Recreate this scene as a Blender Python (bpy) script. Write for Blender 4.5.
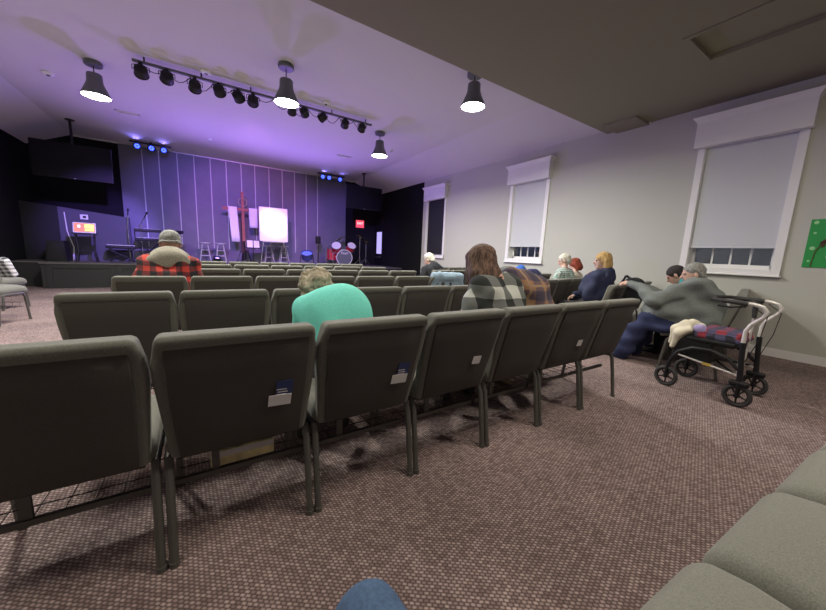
import bpy, math, random
import numpy as np
from math import sin, cos, pi, radians, sqrt
from mathutils import Vector, Matrix
random.seed(7); np.random.seed(7)
for o in list(bpy.data.objects): bpy.data.objects.remove(o)
SC = bpy.context.scene
COL = SC.collection

# ------------------------------------------------------------------ camera
F_PX, HCAM = 325.0, 1.18
YAW, PITCH, ROLL = .574, .156, .044
_f = np.array([sin(YAW)*cos(PITCH), cos(YAW)*cos(PITCH), -sin(PITCH)])
_r = np.array([cos(YAW), -sin(YAW), 0]); _u = np.cross(_r, _f)
R2 = cos(ROLL)*_r + sin(ROLL)*_u; U2 = -sin(ROLL)*_r + cos(ROLL)*_u
cd = bpy.data.cameras.new('camera'); cam = bpy.data.objects.new('camera', cd); COL.objects.link(cam)
cd.sensor_fit = 'HORIZONTAL'; cd.sensor_width = 36; cd.lens = 36*F_PX/826; cd.clip_start = .02; cd.clip_end = 200
m = Matrix.Identity(4)
for i in range(3):
    m[i][0] = R2[i]; m[i][1] = U2[i]; m[i][2] = -_f[i]
m[2][3] = HCAM
cam.matrix_world = m
SC.camera = cam

# ------------------------------------------------------------------ world, exposure
SC.view_settings.view_transform = 'Standard'; SC.view_settings.look = 'None'
SC.view_settings.gamma = 1; SC.view_settings.use_curve_mapping = False
SC.view_settings.exposure = 0.92
w = bpy.data.worlds.new('night'); SC.world = w; w.use_nodes = True
w.node_tree.nodes['Background'].inputs[0].default_value = (.05, .058, .08, 1)
w.node_tree.nodes['Background'].inputs[1].default_value = .3

PENDANT_W = 66      # each hanging lamp, watts
STAGE = dict(up=220, wash=580, board=300, led=70)
def spot(name, loc, target, color, power, size=60, blend=.5, r=.05, parent=None):
    l = bpy.data.lights.new(name, 'SPOT'); l.color = color; l.energy = power
    l.spot_size = radians(size); l.spot_blend = blend; l.shadow_soft_size = r
    o = bpy.data.objects.new(name, l); COL.objects.link(o); o.location = loc
    d = Vector(target)-Vector(loc); o.rotation_euler = d.to_track_quat('-Z', 'Y').to_euler()
    return o

# pixel of the photograph -> point on a known plane
def _ray(x, y): return R2*(x-413) - U2*(y-305) + _f*F_PX
def onY(x, y, v): d = _ray(x, y); return Vector((0, 0, HCAM)) + Vector(d*(v/d[1]))
def onX(x, y, v): d = _ray(x, y); return Vector((0, 0, HCAM)) + Vector(d*(v/d[0]))
def onZ(x, y, v): d = _ray(x, y); return Vector((0, 0, HCAM)) + Vector(d*((v-HCAM)/d[2]))

# ------------------------------------------------------------------ materials
MATS = {}
def mat(name, col, rough=.7, metal=0, emit=None, es=1, spec=None, nscale=0, namp=0, bump=0, trans=0, sheen=0, coat=0):
    if name in MATS: return MATS[name]
    M = bpy.data.materials.new(name); M.use_nodes = True; nt = M.node_tree; b = nt.nodes['Principled BSDF']
    c = (*col, 1) if len(col) == 3 else col
    b.inputs['Base Color'].default_value = c; b.inputs['Roughness'].default_value = rough; b.inputs['Metallic'].default_value = metal
    if spec is not None: b.inputs['Specular IOR Level'].default_value = spec
    if emit: b.inputs['Emission Color'].default_value = (*emit, 1); b.inputs['Emission Strength'].default_value = es
    if trans: b.inputs['Transmission Weight'].default_value = trans
    if sheen: b.inputs['Sheen Weight'].default_value = sheen
    if coat: b.inputs['Coat Weight'].default_value = coat
    if nscale:
        tc = nt.nodes.new('ShaderNodeTexCoord'); n = nt.nodes.new('ShaderNodeTexNoise'); n.inputs['Scale'].default_value = nscale; n.inputs['Detail'].default_value = 4
        nt.links.new(tc.outputs['Object'], n.inputs['Vector'])
        if namp:
            r = nt.nodes.new('ShaderNodeValToRGB'); r.color_ramp.elements[0].position = .3; r.color_ramp.elements[1].position = .7
            r.color_ramp.elements[0].color = tuple(x*(1-namp) for x in c[:3])+(1,); r.color_ramp.elements[1].color = tuple(min(1, x*(1+namp)) for x in c[:3])+(1,)
            nt.links.new(n.outputs['Fac'], r.inputs[0]); nt.links.new(r.outputs[0], b.inputs['Base Color'])
        if bump:
            bp = nt.nodes.new('ShaderNodeBump'); bp.inputs['Strength'].default_value = bump; bp.inputs['Distance'].default_value = .01
            nt.links.new(n.outputs['Fac'], bp.inputs['Height']); nt.links.new(bp.outputs[0], b.inputs['Normal'])
    MATS[name] = M
    return M

def N(nt, t, **k):
    n = nt.nodes.new(t)
    for a, v in k.items(): setattr(n, a, v)
    return n
def mth(nt, op, a, b=None):
    n = nt.nodes.new('ShaderNodeMath'); n.operation = op
    for i, v in enumerate((a, b)):
        if v is None: continue
        if isinstance(v, (int, float)): n.inputs[i].default_value = v
        else: nt.links.new(v, n.inputs[i])
    return n.outputs[0]
def mixc(nt, fac, a, b):
    n = nt.nodes.new('ShaderNodeMix'); n.data_type = 'RGBA'
    nt.links.new(fac, n.inputs[0])
    for i, v in ((6, a), (7, b)):
        if isinstance(v, tuple): n.inputs[i].default_value = (*v, 1)
        else: nt.links.new(v, n.inputs[i])
    return n.outputs[2]
def plaid(name, c0, c1, c2, sx, sz, thin=None, duty=.5, axes=(0, 2)):
    """two crossing bands in object space: neither c0, one c1, both c2, with an optional thin line colour"""
    M = bpy.data.materials.new(name); M.use_nodes = True; nt = M.node_tree; b = nt.nodes['Principled BSDF']; b.inputs['Roughness'].default_value = .9
    tc = N(nt, 'ShaderNodeTexCoord'); sp = N(nt, 'ShaderNodeSeparateXYZ')
    nz = N(nt, 'ShaderNodeTexNoise'); nz.inputs['Scale'].default_value = 5
    nt.links.new(tc.outputs['Object'], nz.inputs['Vector'])
    vm = N(nt, 'ShaderNodeVectorMath', operation='MULTIPLY_ADD'); vm.inputs[1].default_value = (.06, .06, .06)
    nt.links.new(nz.outputs['Color'], vm.inputs[0]); nt.links.new(tc.outputs['Object'], vm.inputs[2]); nt.links.new(vm.outputs[0], sp.inputs[0])
    fx = mth(nt, 'FRACT', mth(nt, 'MULTIPLY', sp.outputs[axes[0]], 1/sx)); fz = mth(nt, 'FRACT', mth(nt, 'MULTIPLY', sp.outputs[axes[1]], 1/sz))
    bx = mth(nt, 'LESS_THAN', fx, duty); bz = mth(nt, 'LESS_THAN', fz, duty)
    s = mth(nt, 'ADD', bx, bz)
    one = mth(nt, 'GREATER_THAN', s, .5); two = mth(nt, 'GREATER_THAN', s, 1.5)
    col = mixc(nt, one, c0, c1); col = mixc(nt, two, col, c2)
    if thin:
        tx = mth(nt, 'COMPARE', fx, .75); tx.node.inputs[2].default_value = .06
        tz = mth(nt, 'COMPARE', fz, .75); tz.node.inputs[2].default_value = .06
        col = mixc(nt, mth(nt, 'MAXIMUM', tx, tz), col, thin)
    nt.links.new(col, b.inputs['Base Color']); MATS[name] = M
    return M

def carpet_mat():
    M = bpy.data.materials.new('carpet'); M.use_nodes = True; nt = M.node_tree; b = nt.nodes['Principled BSDF']; b.inputs['Roughness'].default_value = .95; b.inputs['Specular IOR Level'].default_value = .15
    tc = N(nt, 'ShaderNodeTexCoord'); mp = N(nt, 'ShaderNodeMapping'); mp.inputs['Rotation'].default_value = (0, 0, .62)
    nt.links.new(tc.outputs['Object'], mp.inputs[0])
    sp = N(nt, 'ShaderNodeSeparateXYZ')
    nz = N(nt, 'ShaderNodeTexNoise'); nz.inputs['Scale'].default_value = 30; nt.links.new(mp.outputs[0], nz.inputs['Vector'])
    vm = N(nt, 'ShaderNodeVectorMath', operation='MULTIPLY_ADD'); vm.inputs[1].default_value = (.005, .005, 0)
    nt.links.new(nz.outputs['Color'], vm.inputs[0]); nt.links.new(mp.outputs[0], vm.inputs[2]); nt.links.new(vm.outputs[0], sp.inputs[0])
    # ribs of loops, each rib shifted by half a loop
    ry = mth(nt, 'MULTIPLY', sp.outputs[1], 80.); row = mth(nt, 'FLOOR', ry); sh = mth(nt, 'MULTIPLY', row, .5)
    rx = mth(nt, 'ADD', mth(nt, 'MULTIPLY', sp.outputs[0], 50.), sh)
    hx = mth(nt, 'ABSOLUTE', mth(nt, 'SINE', mth(nt, 'MULTIPLY', rx, pi))); hy = mth(nt, 'ABSOLUTE', mth(nt, 'SINE', mth(nt, 'MULTIPLY', ry, pi)))
    h = mth(nt, 'MULTIPLY', hx, hy)
    cid = N(nt, 'ShaderNodeCombineXYZ'); nt.links.new(mth(nt, 'FLOOR', rx), cid.inputs[0]); nt.links.new(row, cid.inputs[1])
    wn = N(nt, 'ShaderNodeTexWhiteNoise'); nt.links.new(cid.outputs[0], wn.inputs['Vector'])
    loopc = mixc(nt, wn.outputs['Value'], (.25, .185, .178), (.53, .425, .40))
    fac = mth(nt, 'POWER', h, .7)
    col = mixc(nt, fac, (.075, .053, .051), loopc)
    n2 = N(nt, 'ShaderNodeTexNoise'); n2.inputs['Scale'].default_value = 1.3; n2.inputs['Detail'].default_value = 5; nt.links.new(tc.outputs['Object'], n2.inputs['Vector'])
    rp = N(nt, 'ShaderNodeValToRGB'); rp.color_ramp.elements[0].position = .35; rp.color_ramp.elements[0].color = (.8, .78, .78, 1); rp.color_ramp.elements[1].position = .65; rp.color_ramp.elements[1].color = (1.15, 1.12, 1.1, 1)
    nt.links.new(n2.outputs['Fac'], rp.inputs[0])
    mu = N(nt, 'ShaderNodeMix', data_type='RGBA', blend_type='MULTIPLY'); mu.inputs[0].default_value = 1
    nt.links.new(col, mu.inputs[6]); nt.links.new(rp.outputs[0], mu.inputs[7]); nt.links.new(mu.outputs[2], b.inputs['Base Color'])
    bp = N(nt, 'ShaderNodeBump'); bp.inputs['Strength'].default_value = .55; bp.inputs['Distance'].default_value = .006
    nt.links.new(h, bp.inputs['Height']); nt.links.new(bp.outputs[0], b.inputs['Normal'])
    MATS['carpet'] = M
    return M
carpet_mat()
mat('wall_paint', (.50, .505, .45), .85, nscale=40, bump=.03)
mat('ceiling_paint', (.66, .635, .65), .9, nscale=60, bump=.05)
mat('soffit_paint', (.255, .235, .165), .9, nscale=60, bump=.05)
mat('black_paint', (.010, .010, .012), .8, spec=.15)
mat('stage_paint', (.15, .15, .19), .75, nscale=3, namp=.06)
mat('batten_grey', (.5, .5, .5), .6)
mat('stage_front', (.019, .020, .021), .7)
mat('stage_floor', (.11, .10, .10), .5)
mat('partition_violet_lit', (.07, .067, .09), .8)  # grey partition, violet of the stage light tinted into its colour
mat('trim_white', (.78, .78, .76), .45)
mat('blind_grey', (.56, .58, .59), .8, nscale=200, bump=.05)
mat('blind_black', (.012, .012, .018), .8)
mat('glass', (.9, .93, .95), .02, trans=1, spec=.5)
mat('fabric', (.15, .152, .125), .95, nscale=260, namp=.22, bump=.12, sheen=.15)
mat('panel_fabric', (.066, .059, .052), .95, nscale=300, namp=.15, bump=.08)
mat('leg_metal', (.10, .096, .085), .5, metal=.3)
mat('wire', (.02, .02, .02), .5, metal=.5)
mat('black_plastic', (.012, .012, .013), .5, spec=.25)
mat('black_metal', (.02, .02, .022), .4, metal=.5)
mat('chrome', (.62, .62, .63), .22, metal=1)
mat('alu', (.55, .54, .52), .35, metal=1)
mat('cane_silver', (.62, .60, .56), .4, metal=.2)
mat('rubber', (.03, .03, .03), .7)
mat('screen_black', (.006, .006, .008), .5, spec=.2)
mat('lamp_shell', (.14, .15, .15), .5, metal=.2)
mat('lamp_glow', (1, 1, 1), .5, emit=(1, .98, .90), es=14)
mat('white_paper', (.72, .70, .68), .8)
mat('blue_card', (.03, .05, .16), .6)
mat('white_card', (.75, .74, .72), .7)
mat('silver_paint', (.5, .5, .52), .4, metal=.4)

# ------------------------------------------------------------------ mesh builder
class MB:
    def __init__(s): s.v = []; s.f = []; s.m = []; s.mi = 0
    def add(s, vs, fs, xf=None):
        o = len(s.v)
        if xf is not None: vs = [xf @ Vector(v) for v in vs]
        s.v += [tuple(v) for v in vs]; s.f += [tuple(i+o for i in f) for f in fs]; s.m += [s.mi]*len(fs); return s
    def box(s, c, d, rz=0, xf=None):
        x, y, z = d[0]/2, d[1]/2, d[2]/2
        vs = [Vector((a*x, b*y, e*z)) for a in (-1, 1) for b in (-1, 1) for e in (-1, 1)]
        R = Matrix.Rotation(rz, 3, 'Z') if not isinstance(rz, Matrix) else rz
        vs = [R @ v + Vector(c) for v in vs]
        return s.add(vs, [(0, 1, 3, 2), (4, 6, 7, 5), (0, 4, 5, 1), (2, 3, 7, 6), (0, 2, 6, 4), (1, 5, 7, 3)], xf)
    def b2(s, a, b): return s.box([(a[i]+b[i])/2 for i in range(3)], [abs(b[i]-a[i]) for i in range(3)])
    def rbox(s, c, d, r, rz=0, seg=2, fn=None, mid=1):
        h = [x/2 for x in d]; r = min(r, *[x*.999 for x in h])
        ax = []
        for q in h:
            L = [q-r+r*math.tan(radians(45*i/seg)) for i in range(seg+1)]
            neg = [-x for x in reversed(L)]
            inner = [-(q-r)+2*(q-r)*i/mid for i in range(1, mid)]
            ax.append(neg+inner+L)
        R = Matrix.Rotation(rz, 3, 'Z') if not isinstance(rz, Matrix) else rz
        for k in range(3):
            i, j = [(1, 2), (2, 0), (0, 1)][k]
            for sg in (-1, 1):
                vs = []; A, B = ax[i], ax[j]
                for a in A:
                    for b in B:
                        p = [0, 0, 0]; p[k] = sg*h[k]; p[i] = a; p[j] = b
                        inn = [max(-(h[t]-r), min(h[t]-r, p[t])) for t in range(3)]
                        dv = Vector(p)-Vector(inn); dv.normalize()
                        q = Vector(inn)+dv*r
                        if fn: q = Vector(fn(q))
                        vs.append(R @ q + Vector(c))
                nb = len(B); fs = []
                for a in range(len(A)-1):
                    for b in range(nb-1):
                        f = (a*nb+b, (a+1)*nb+b, (a+1)*nb+b+1, a*nb+b+1)
                        fs.append(f if sg > 0 else f[::-1])
                s.add(vs, fs)
        return s
    def tube(s, pts, r, n=8, cap=True):
        pts = [Vector(p) for p in pts]; rs = r if isinstance(r, (list, tuple)) else [r]*len(pts)
        vs = []; fs = []; up = None
        for i, p in enumerate(pts):
            t = (pts[min(i+1, len(pts)-1)]-pts[max(i-1, 0)]).normalized()
            if up is None: up = Vector((0, 0, 1)) if abs(t.z) < .9 else Vector((1, 0, 0))
            a = t.cross(up); a.normalize(); b = a.cross(t); b.normalize(); up = b
            for k in range(n): vs.append(p+(a*cos(2*pi*k/n)+b*sin(2*pi*k/n))*rs[i])
        for i in range(len(pts)-1):
            for k in range(n): fs.append((i*n+k, i*n+(k+1) % n, (i+1)*n+(k+1) % n, (i+1)*n+k))
        if cap: fs.append(tuple(range(n))[::-1]); fs.append(tuple((len(pts)-1)*n+k for k in range(n)))
        return s.add(vs, fs)
    def lathe(s, prof, n=20, xf=None, cap=False):
        vs = []; fs = []
        for r, z in prof:
            for k in range(n): vs.append((r*cos(2*pi*k/n), r*sin(2*pi*k/n), z))
        for i in range(len(prof)-1):
            for k in range(n): fs.append((i*n+k, i*n+(k+1) % n, (i+1)*n+(k+1) % n, (i+1)*n+k))
        if cap: fs.append(tuple(range(n))[::-1]); fs.append(tuple((len(prof)-1)*n+k for k in range(n)))
        return s.add(vs, fs, xf)
    def cyl(s, a, b, r, n=16): return s.tube([a, b], r, n)
    def torus(s, xf, R, r, n=24, k=8):
        vs = []; fs = []
        for i in range(n):
            for j in range(k):
                q = R+r*cos(2*pi*j/k); vs.append((q*cos(2*pi*i/n), q*sin(2*pi*i/n), r*sin(2*pi*j/k)))
        for i in range(n):
            for j in range(k): fs.append((i*k+j, ((i+1) % n)*k+j, ((i+1) % n)*k+(j+1) % k, i*k+(j+1) % k))
        return s.add(vs, fs, xf)
    def prism(s, poly, z0, z1, xf=None):
        n = len(poly); vs = [(x, y, z0) for x, y in poly]+[(x, y, z1) for x, y in poly]
        fs = [tuple(range(n))[::-1], tuple(range(n, 2*n))]+[(i, (i+1) % n, n+(i+1) % n, n+i) for i in range(n)]
        return s.add(vs, fs, xf)
    def build(s, name, mats, parent=None, smooth=True, loc=None, rz=None):
        me = bpy.data.meshes.new(name); me.from_pydata(s.v, [], s.f)
        if isinstance(mats, str): mats = [mats]
        for q in mats: me.materials.append(MATS[q])
        if len(mats) > 1: me.polygons.foreach_set('material_index', s.m)
        me.update()
        import bmesh
        bm = bmesh.new(); bm.from_mesh(me); bmesh.ops.remove_doubles(bm, verts=bm.verts, dist=1e-5); bmesh.ops.recalc_face_normals(bm, faces=bm.faces); bm.to_mesh(me); bm.free()
        if smooth:
            me.polygons.foreach_set('use_smooth', [True]*len(me.polygons))
            try: me.set_sharp_from_angle(angle=radians(38))
            except Exception: pass
        o = bpy.data.objects.new(name, me); COL.objects.link(o)
        if parent: o.parent = parent
        if loc: o.location = loc
        if rz is not None: o.rotation_euler.z = rz
        return o
def tag(o, label, cat, group=None, kind=None):
    if label: o['label'] = label
    if cat: o['category'] = cat
    if group: o['group'] = group
    if kind: o['kind'] = kind
    return o
def empty(name, loc=(0, 0, 0), rz=0, label=None, cat=None, group=None):
    o = bpy.data.objects.new(name, None); COL.objects.link(o); o.location = loc; o.rotation_euler.z = rz; o.empty_display_size = .1
    return tag(o, label, cat, group)
def struct(o): o['kind'] = 'structure'; return o
def copy_tree(o, parent=None):
    c = o.copy(); COL.objects.link(c); c.parent = parent
    for ch in list(o.children): copy_tree(ch, c)
    return c
def text(name, body, size, m, xf, parent=None, ext=.002):
    cu = bpy.data.curves.new(name, 'FONT'); cu.body = body; cu.size = size; cu.extrude = ext; cu.align_x = 'CENTER'; cu.align_y = 'CENTER'
    t = bpy.data.objects.new(name+'_tmp', cu); COL.objects.link(t)
    dg = bpy.context.evaluated_depsgraph_get(); me = bpy.data.meshes.new_from_object(t.evaluated_get(dg)); bpy.data.objects.remove(t)
    me.transform(xf); me.materials.clear(); me.materials.append(MATS[m])
    o = bpy.data.objects.new(name, me); COL.objects.link(o)
    if parent: o.parent = parent
    return o
def basis(x, y, z, loc):
    M = Matrix.Identity(4)
    for i in range(3): M[i][0], M[i][1], M[i][2], M[i][3] = x[i], y[i], z[i], loc[i]
    return M
def align(d, loc):      # local +z along d
    q = Vector(d).to_track_quat('Z', 'Y').to_matrix().to_4x4(); q.translation = Vector(loc); return q

# ------------------------------------------------------------------ room shell
XR, XL, YF, YB = 6.54, -3.85, 13.4, -3.2
CX0, CX1, ZC, ZW, ZS, YS = -2.95, 5.42, 4.05, 3.63, 3.57, 3.62
YBLK = 9.72
ZST, YST = .61, 11.05
struct(MB().b2((XL-.3, YB-.3, -.2), (XR+.3, YF+.3, 0)).build('floor', 'carpet'))
c = MB()
def slab(x0, z0, x1, z1, y0, y1, t=.12):
    c.add([(x0, y0, z0), (x1, y0, z1), (x1, y1, z1), (x0, y1, z0), (x0, y0, z0+t), (x1, y0, z1+t), (x1, y1, z1+t), (x0, y1, z0+t)],
          [(0, 1, 2, 3), (4, 7, 6, 5), (0, 4, 5, 1), (1, 5, 6, 2), (2, 6, 7, 3), (3, 7, 4, 0)])
slab(CX0, ZC, CX1, ZC, YS-.2, YF+.3); slab(CX1, ZC, XR+.02, ZW, YS-.2, YF+.3); slab(XL-.02, ZW, CX0, ZC, YS-.2, YF+.3)
struct(c.build('ceiling', 'ceiling_paint', smooth=False))
# lower ceiling over the back of the room, with the hatch opening left free
h0, h1 = (4.47, .62), (5.09, 1.72)
s = MB()
s.b2((XL, YB, ZS), (h0[0], YS, ZC+.12)); s.b2((h1[0], YB, ZS), (XR, YS, ZC+.12)); s.b2((h0[0], YB, ZS), (h1[0], h0[1], ZC+.12)); s.b2((h0[0], h1[1], ZS), (h1[0], YS, ZC+.12))
low = struct(s.build('ceiling_lower', 'soffit_paint', smooth=False))
MB().b2((h0[0], h0[1], ZS+.035), (h1[0], h1[1], ZS+.07)).build('hatch_panel', 'soffit_paint', low)
fr = MB(); t = .05
for a, b in (((h0[0]-t, h0[1]-t), (h1[0]+t, h0[1])), ((h0[0]-t, h1[1]), (h1[0]+t, h1[1]+t)), ((h0[0]-t, h0[1]), (h0[0], h1[1])), ((h1[0], h0[1]), (h1[0]+t, h1[1]))):
    fr.b2((*a, ZS-.012), (*b, ZS+.001))
fr.build('hatch_frame', 'soffit_paint', low)
MB().b2((6.05, 2.92, ZS-.035), (XR, 3.45, ZS)).build('corner_block', 'soffit_paint', low)
MB().box((6.10, YS+.006, ZS+.03), (.035, .012, .045)).build('fixing_clip', 'trim_white', low)
MB().box((XR-.02, 2.90, ZS-.015), (.03, .03, .03)).build('fixing_clip', 'trim_white', low)

# right wall around three window openings
WINS = [(1.13, 2.08), (4.83, 5.76), (8.50, 9.42)]   # opening spans along the wall
wz0, wz1 = 1.17, 3.05
wb = MB(); y = YB
for a, b in WINS:
    wb.b2((XR, y, 0), (XR+.3, a, ZC+.1)); wb.b2((XR, a, 0), (XR+.3, b, wz0)); wb.b2((XR, a, wz1), (XR+.3, b, ZC+.1)); y = b
wb.b2((XR, y, 0), (XR+.3, YBLK, ZC+.1))
struct(wb.build('wall_right', 'wall_paint', smooth=False))
struct(MB().b2((XR, YBLK, 0), (XR+.3, YF+.3, ZC+.1)).build('wall_right_stage', 'black_paint', smooth=False))
struct(MB().b2((XL-.3, YB, 0), (XL, 9.7, ZC+.1)).build('wall_left', 'wall_paint', smooth=False))
struct(MB().b2((XL-.3, 9.7, 0), (XL, YF+.3, ZC+.1)).build('wall_left_stage', 'black_paint', smooth=False))
struct(MB().b2((XL-.3, YF, 0), (XR+.3, YF+.3, ZC+.12)).build('wall_front', 'black_paint', smooth=False))
struct(MB().b2((XL-.3, YB-.3, 0), (XR+.3, YB, ZC+.1)).build('wall_back', 'wall_paint', smooth=False))
bb = MB(); bb.b2((XR-.016, YB, 0), (XR, YBLK, .095)); bb.b2((XR-.011, YB, .095), (XR, YBLK, .112)); struct(bb.build('baseboard_right', 'trim_white', smooth=False))
struct(MB().b2((XL, YB, 0), (XL+.016, 9.7, .11)).build('baseboard_left', 'trim_white', smooth=False))
# thin pale moulding where stage walls meet the ceiling
tr = MB(); tr.b2((CX0, YF-.06, ZC-.035), (CX1, YF-.002, ZC)); struct(tr.build('trim_1', 'trim_white', smooth=False))

for i, (a, b) in enumerate(WINS):
    black = i == 2
    W = empty('window_%d' % (i+1), (XR, (a+b)/2, 0)); struct(W)
    hw = (b-a)/2
    cs = MB(); cw = .085
    cs.b2((-.025, -hw-cw, wz0-.085), (0, -hw, wz1-.05)); cs.b2((-.025, hw, wz0-.085), (0, hw+cw, wz1-.05))
    cs.build('casing', 'trim_white', W, smooth=False)
    MB().b2((-.03, -hw-cw, wz0-.085), (0, hw+cw, wz0-.0)).build('apron', 'trim_white', W, smooth=False)
    MB().rbox((-.03, 0, wz0-.082), (.075, 2*hw+2*cw+.04, .022), .008).build('sill', 'trim_white', W)
    hd = MB(); H0, H1 = 2.955, 3.30; d = .13; hl = hw+.115
    hd.b2((-d, -hl, H0), (0, hl, H1))
    # crown flaring out at the top
    for z0, z1, e0, e1 in ((H1, H1+.055, .0, .03), (H1+.055, H1+.085, .03, .055)):
        hd.add([(-d-e0, -hl-e0, z0), (0, -hl-e0, z0), (0, hl+e0, z0), (-d-e0, hl+e0, z0), (-d-e1, -hl-e1, z1), (0, -hl-e1, z1), (0, hl+e1, z1), (-d-e1, hl+e1, z1)],
               [(0, 1, 2, 3), (4, 7, 6, 5), (0, 4, 5, 1), (1, 5, 6, 2), (2, 6, 7, 3), (3, 7, 4, 0)])
    hd.build('valance', 'trim_white', W, smooth=False)
    rv = MB()
    D = .2
    for y0, y1, z0, z1 in ((-hw, -hw+.012, wz0, wz1), (hw-.012, hw, wz0, wz1), (-hw, hw, wz0, wz0+.012)):
        rv.b2((0, y0, z0), (D, y1, z1))
    rv.build('jamb_liner', 'trim_white', W, smooth=False)
    bz = 1.22 if black else 1.475
    bl = MB().b2((.012, -hw+.014, bz), (.018, hw-.014, 3.04)); bl = bl.build('roller_blind', 'blind_black' if black else 'blind_grey', W, smooth=False)
    MB().rbox((.015, 0, bz), (.022, 2*hw-.03, .026), .01).build('hem_bar', 'blind_black' if black else 'blind_grey', bl)
    if not black:
        sash = MB(); sx = D-.05
        for y0, y1, z0, z1 in ((-hw+.012, -hw+.05, wz0, 2.1), (hw-.05, hw-.012, wz0, 2.1), (-hw, hw, wz0+.01, wz0+.06), (-hw, hw, 2.04, 2.1)): sash.b2((sx, y0, z0), (sx+.04, y1, z1))
        S = sash.build('sash', 'trim_white', W, smooth=False)
        n = 4; pw = (2*hw-.1)/n
        for k in range(n):
            y0 = -hw+.05+k*pw
            MB().b2((sx+.015, y0, wz0+.06), (sx+.021, y0+pw, 2.04)).build('pane', 'glass', S, smooth=False)
            if k: MB().b2((sx+.004, y0-.011, wz0+.06), (sx+.03, y0+.011, 2.04)).build('muntin', 'trim_white', S, smooth=False)
    else:
        MB().b2((D-.02, -hw, wz0), (D, hw, wz1)).build('sash', 'trim_white', W, smooth=False)

# ------------------------------------------------------------------ stage
st = MB(); st.b2((-3.2, YST, 0), (XR, YF, ZST-.03)); st.b2((XL, YST+.5, 0), (-3.2, YF, ZST-.03))
stage = struct(st.build('floor_stage', 'stage_front', smooth=False))
MB().b2((-3.22, YST-.03, ZST-.03), (XR, YF, ZST)).build('deck', 'stage_floor', stage, smooth=False)
MB().b2((XL, YST+.47, ZST-.03), (-3.22, YF, ZST)).build('deck', 'stage_floor', stage, smooth=False)
x = -3.12
while x < 6.2:
    p = MB()
    for a, b in (((x, .0), (x+.1, .57)), ((x+1.1, 0), (x+1.2, .57)), ((x+.1, 0), (x+1.1, .07)), ((x+.1, .48), (x+1.1, .57))): p.b2((a[0], YST-.018, a[1]), (b[0], YST, b[1]))
    p.build('front_panel', 'stage_front', stage, smooth=False); x += 1.25
# striped wall panel behind the stage
pl = onY(117.5, 143, 13.3).x; prr = onY(346, 180, 13.3).x
sw = struct(MB().b2((pl, 13.30, ZST), (prr, YF, ZC-.04)).build('wall_stage_panel', 'stage_paint', smooth=False))
for xx in (144.6, 161, 179, 195.5, 211.5, 227, 241.8, 255.3, 269.3, 282.4, 294.7, 306.2, 317.5):
    q = onY(xx, 190, 13.28).x
    MB().b2((q-.012, 13.275, 1.02+.1*random.random()), (q+.012, 13.30, ZC-.06)).build('batten', 'batten_grey', sw, smooth=False)
# low partition at the stage side, its top falling towards the middle
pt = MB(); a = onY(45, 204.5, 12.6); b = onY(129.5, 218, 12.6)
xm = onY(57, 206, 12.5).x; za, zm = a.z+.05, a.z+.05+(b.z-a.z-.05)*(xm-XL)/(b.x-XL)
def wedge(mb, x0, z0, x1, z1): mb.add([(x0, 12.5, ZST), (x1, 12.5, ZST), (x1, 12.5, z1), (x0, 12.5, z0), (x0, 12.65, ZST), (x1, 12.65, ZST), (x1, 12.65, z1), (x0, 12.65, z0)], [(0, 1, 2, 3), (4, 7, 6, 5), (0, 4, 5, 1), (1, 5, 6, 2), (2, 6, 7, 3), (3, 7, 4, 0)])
wedge(pt, xm, zm, b.x, b.z); pd = MB(); wedge(pd, XL, za, xm, zm); struct(pd.build('wall_partition_end', mat('partition_unlit', (.022, .023, .022), .85, spec=.2) and 'partition_unlit', smooth=False))  # end piece out of the stage light, its shade put into the dark colour
part = struct(pt.build('wall_partition', 'partition_violet_lit', smooth=False))
q = onY(84, 217, 12.49); MB().rbox((q.x, 12.495, q.z), (.16, .02, .13), .008).build('switch_plate', 'white_paper', part)
MB().rbox((q.x+.01, 12.482, q.z), (.06, .01, .06), .004).build('switch_rocker', 'black_plastic', part)
# black door with a narrow lite in the right stage wall
dr = empty('door_1', (XR, 13.0, 0)); struct(dr)
MB().b2((-.03, -.38, ZST), (0, .36, ZST+2.05)).build('leaf', 'black_paint', dr, smooth=False)
mat('lite_lit', (.5, .5, .7), .4, emit=(.45, .40, .85), es=.55)
MB().b2((-.036, -.22, 1.12), (-.03, .24, 2.05)).build('lite', 'lite_lit', dr, smooth=False)
MB().rbox((-.05, .1, .98), (.05, .55, .05), .012).build('push_bar', 'alu', dr)

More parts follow.
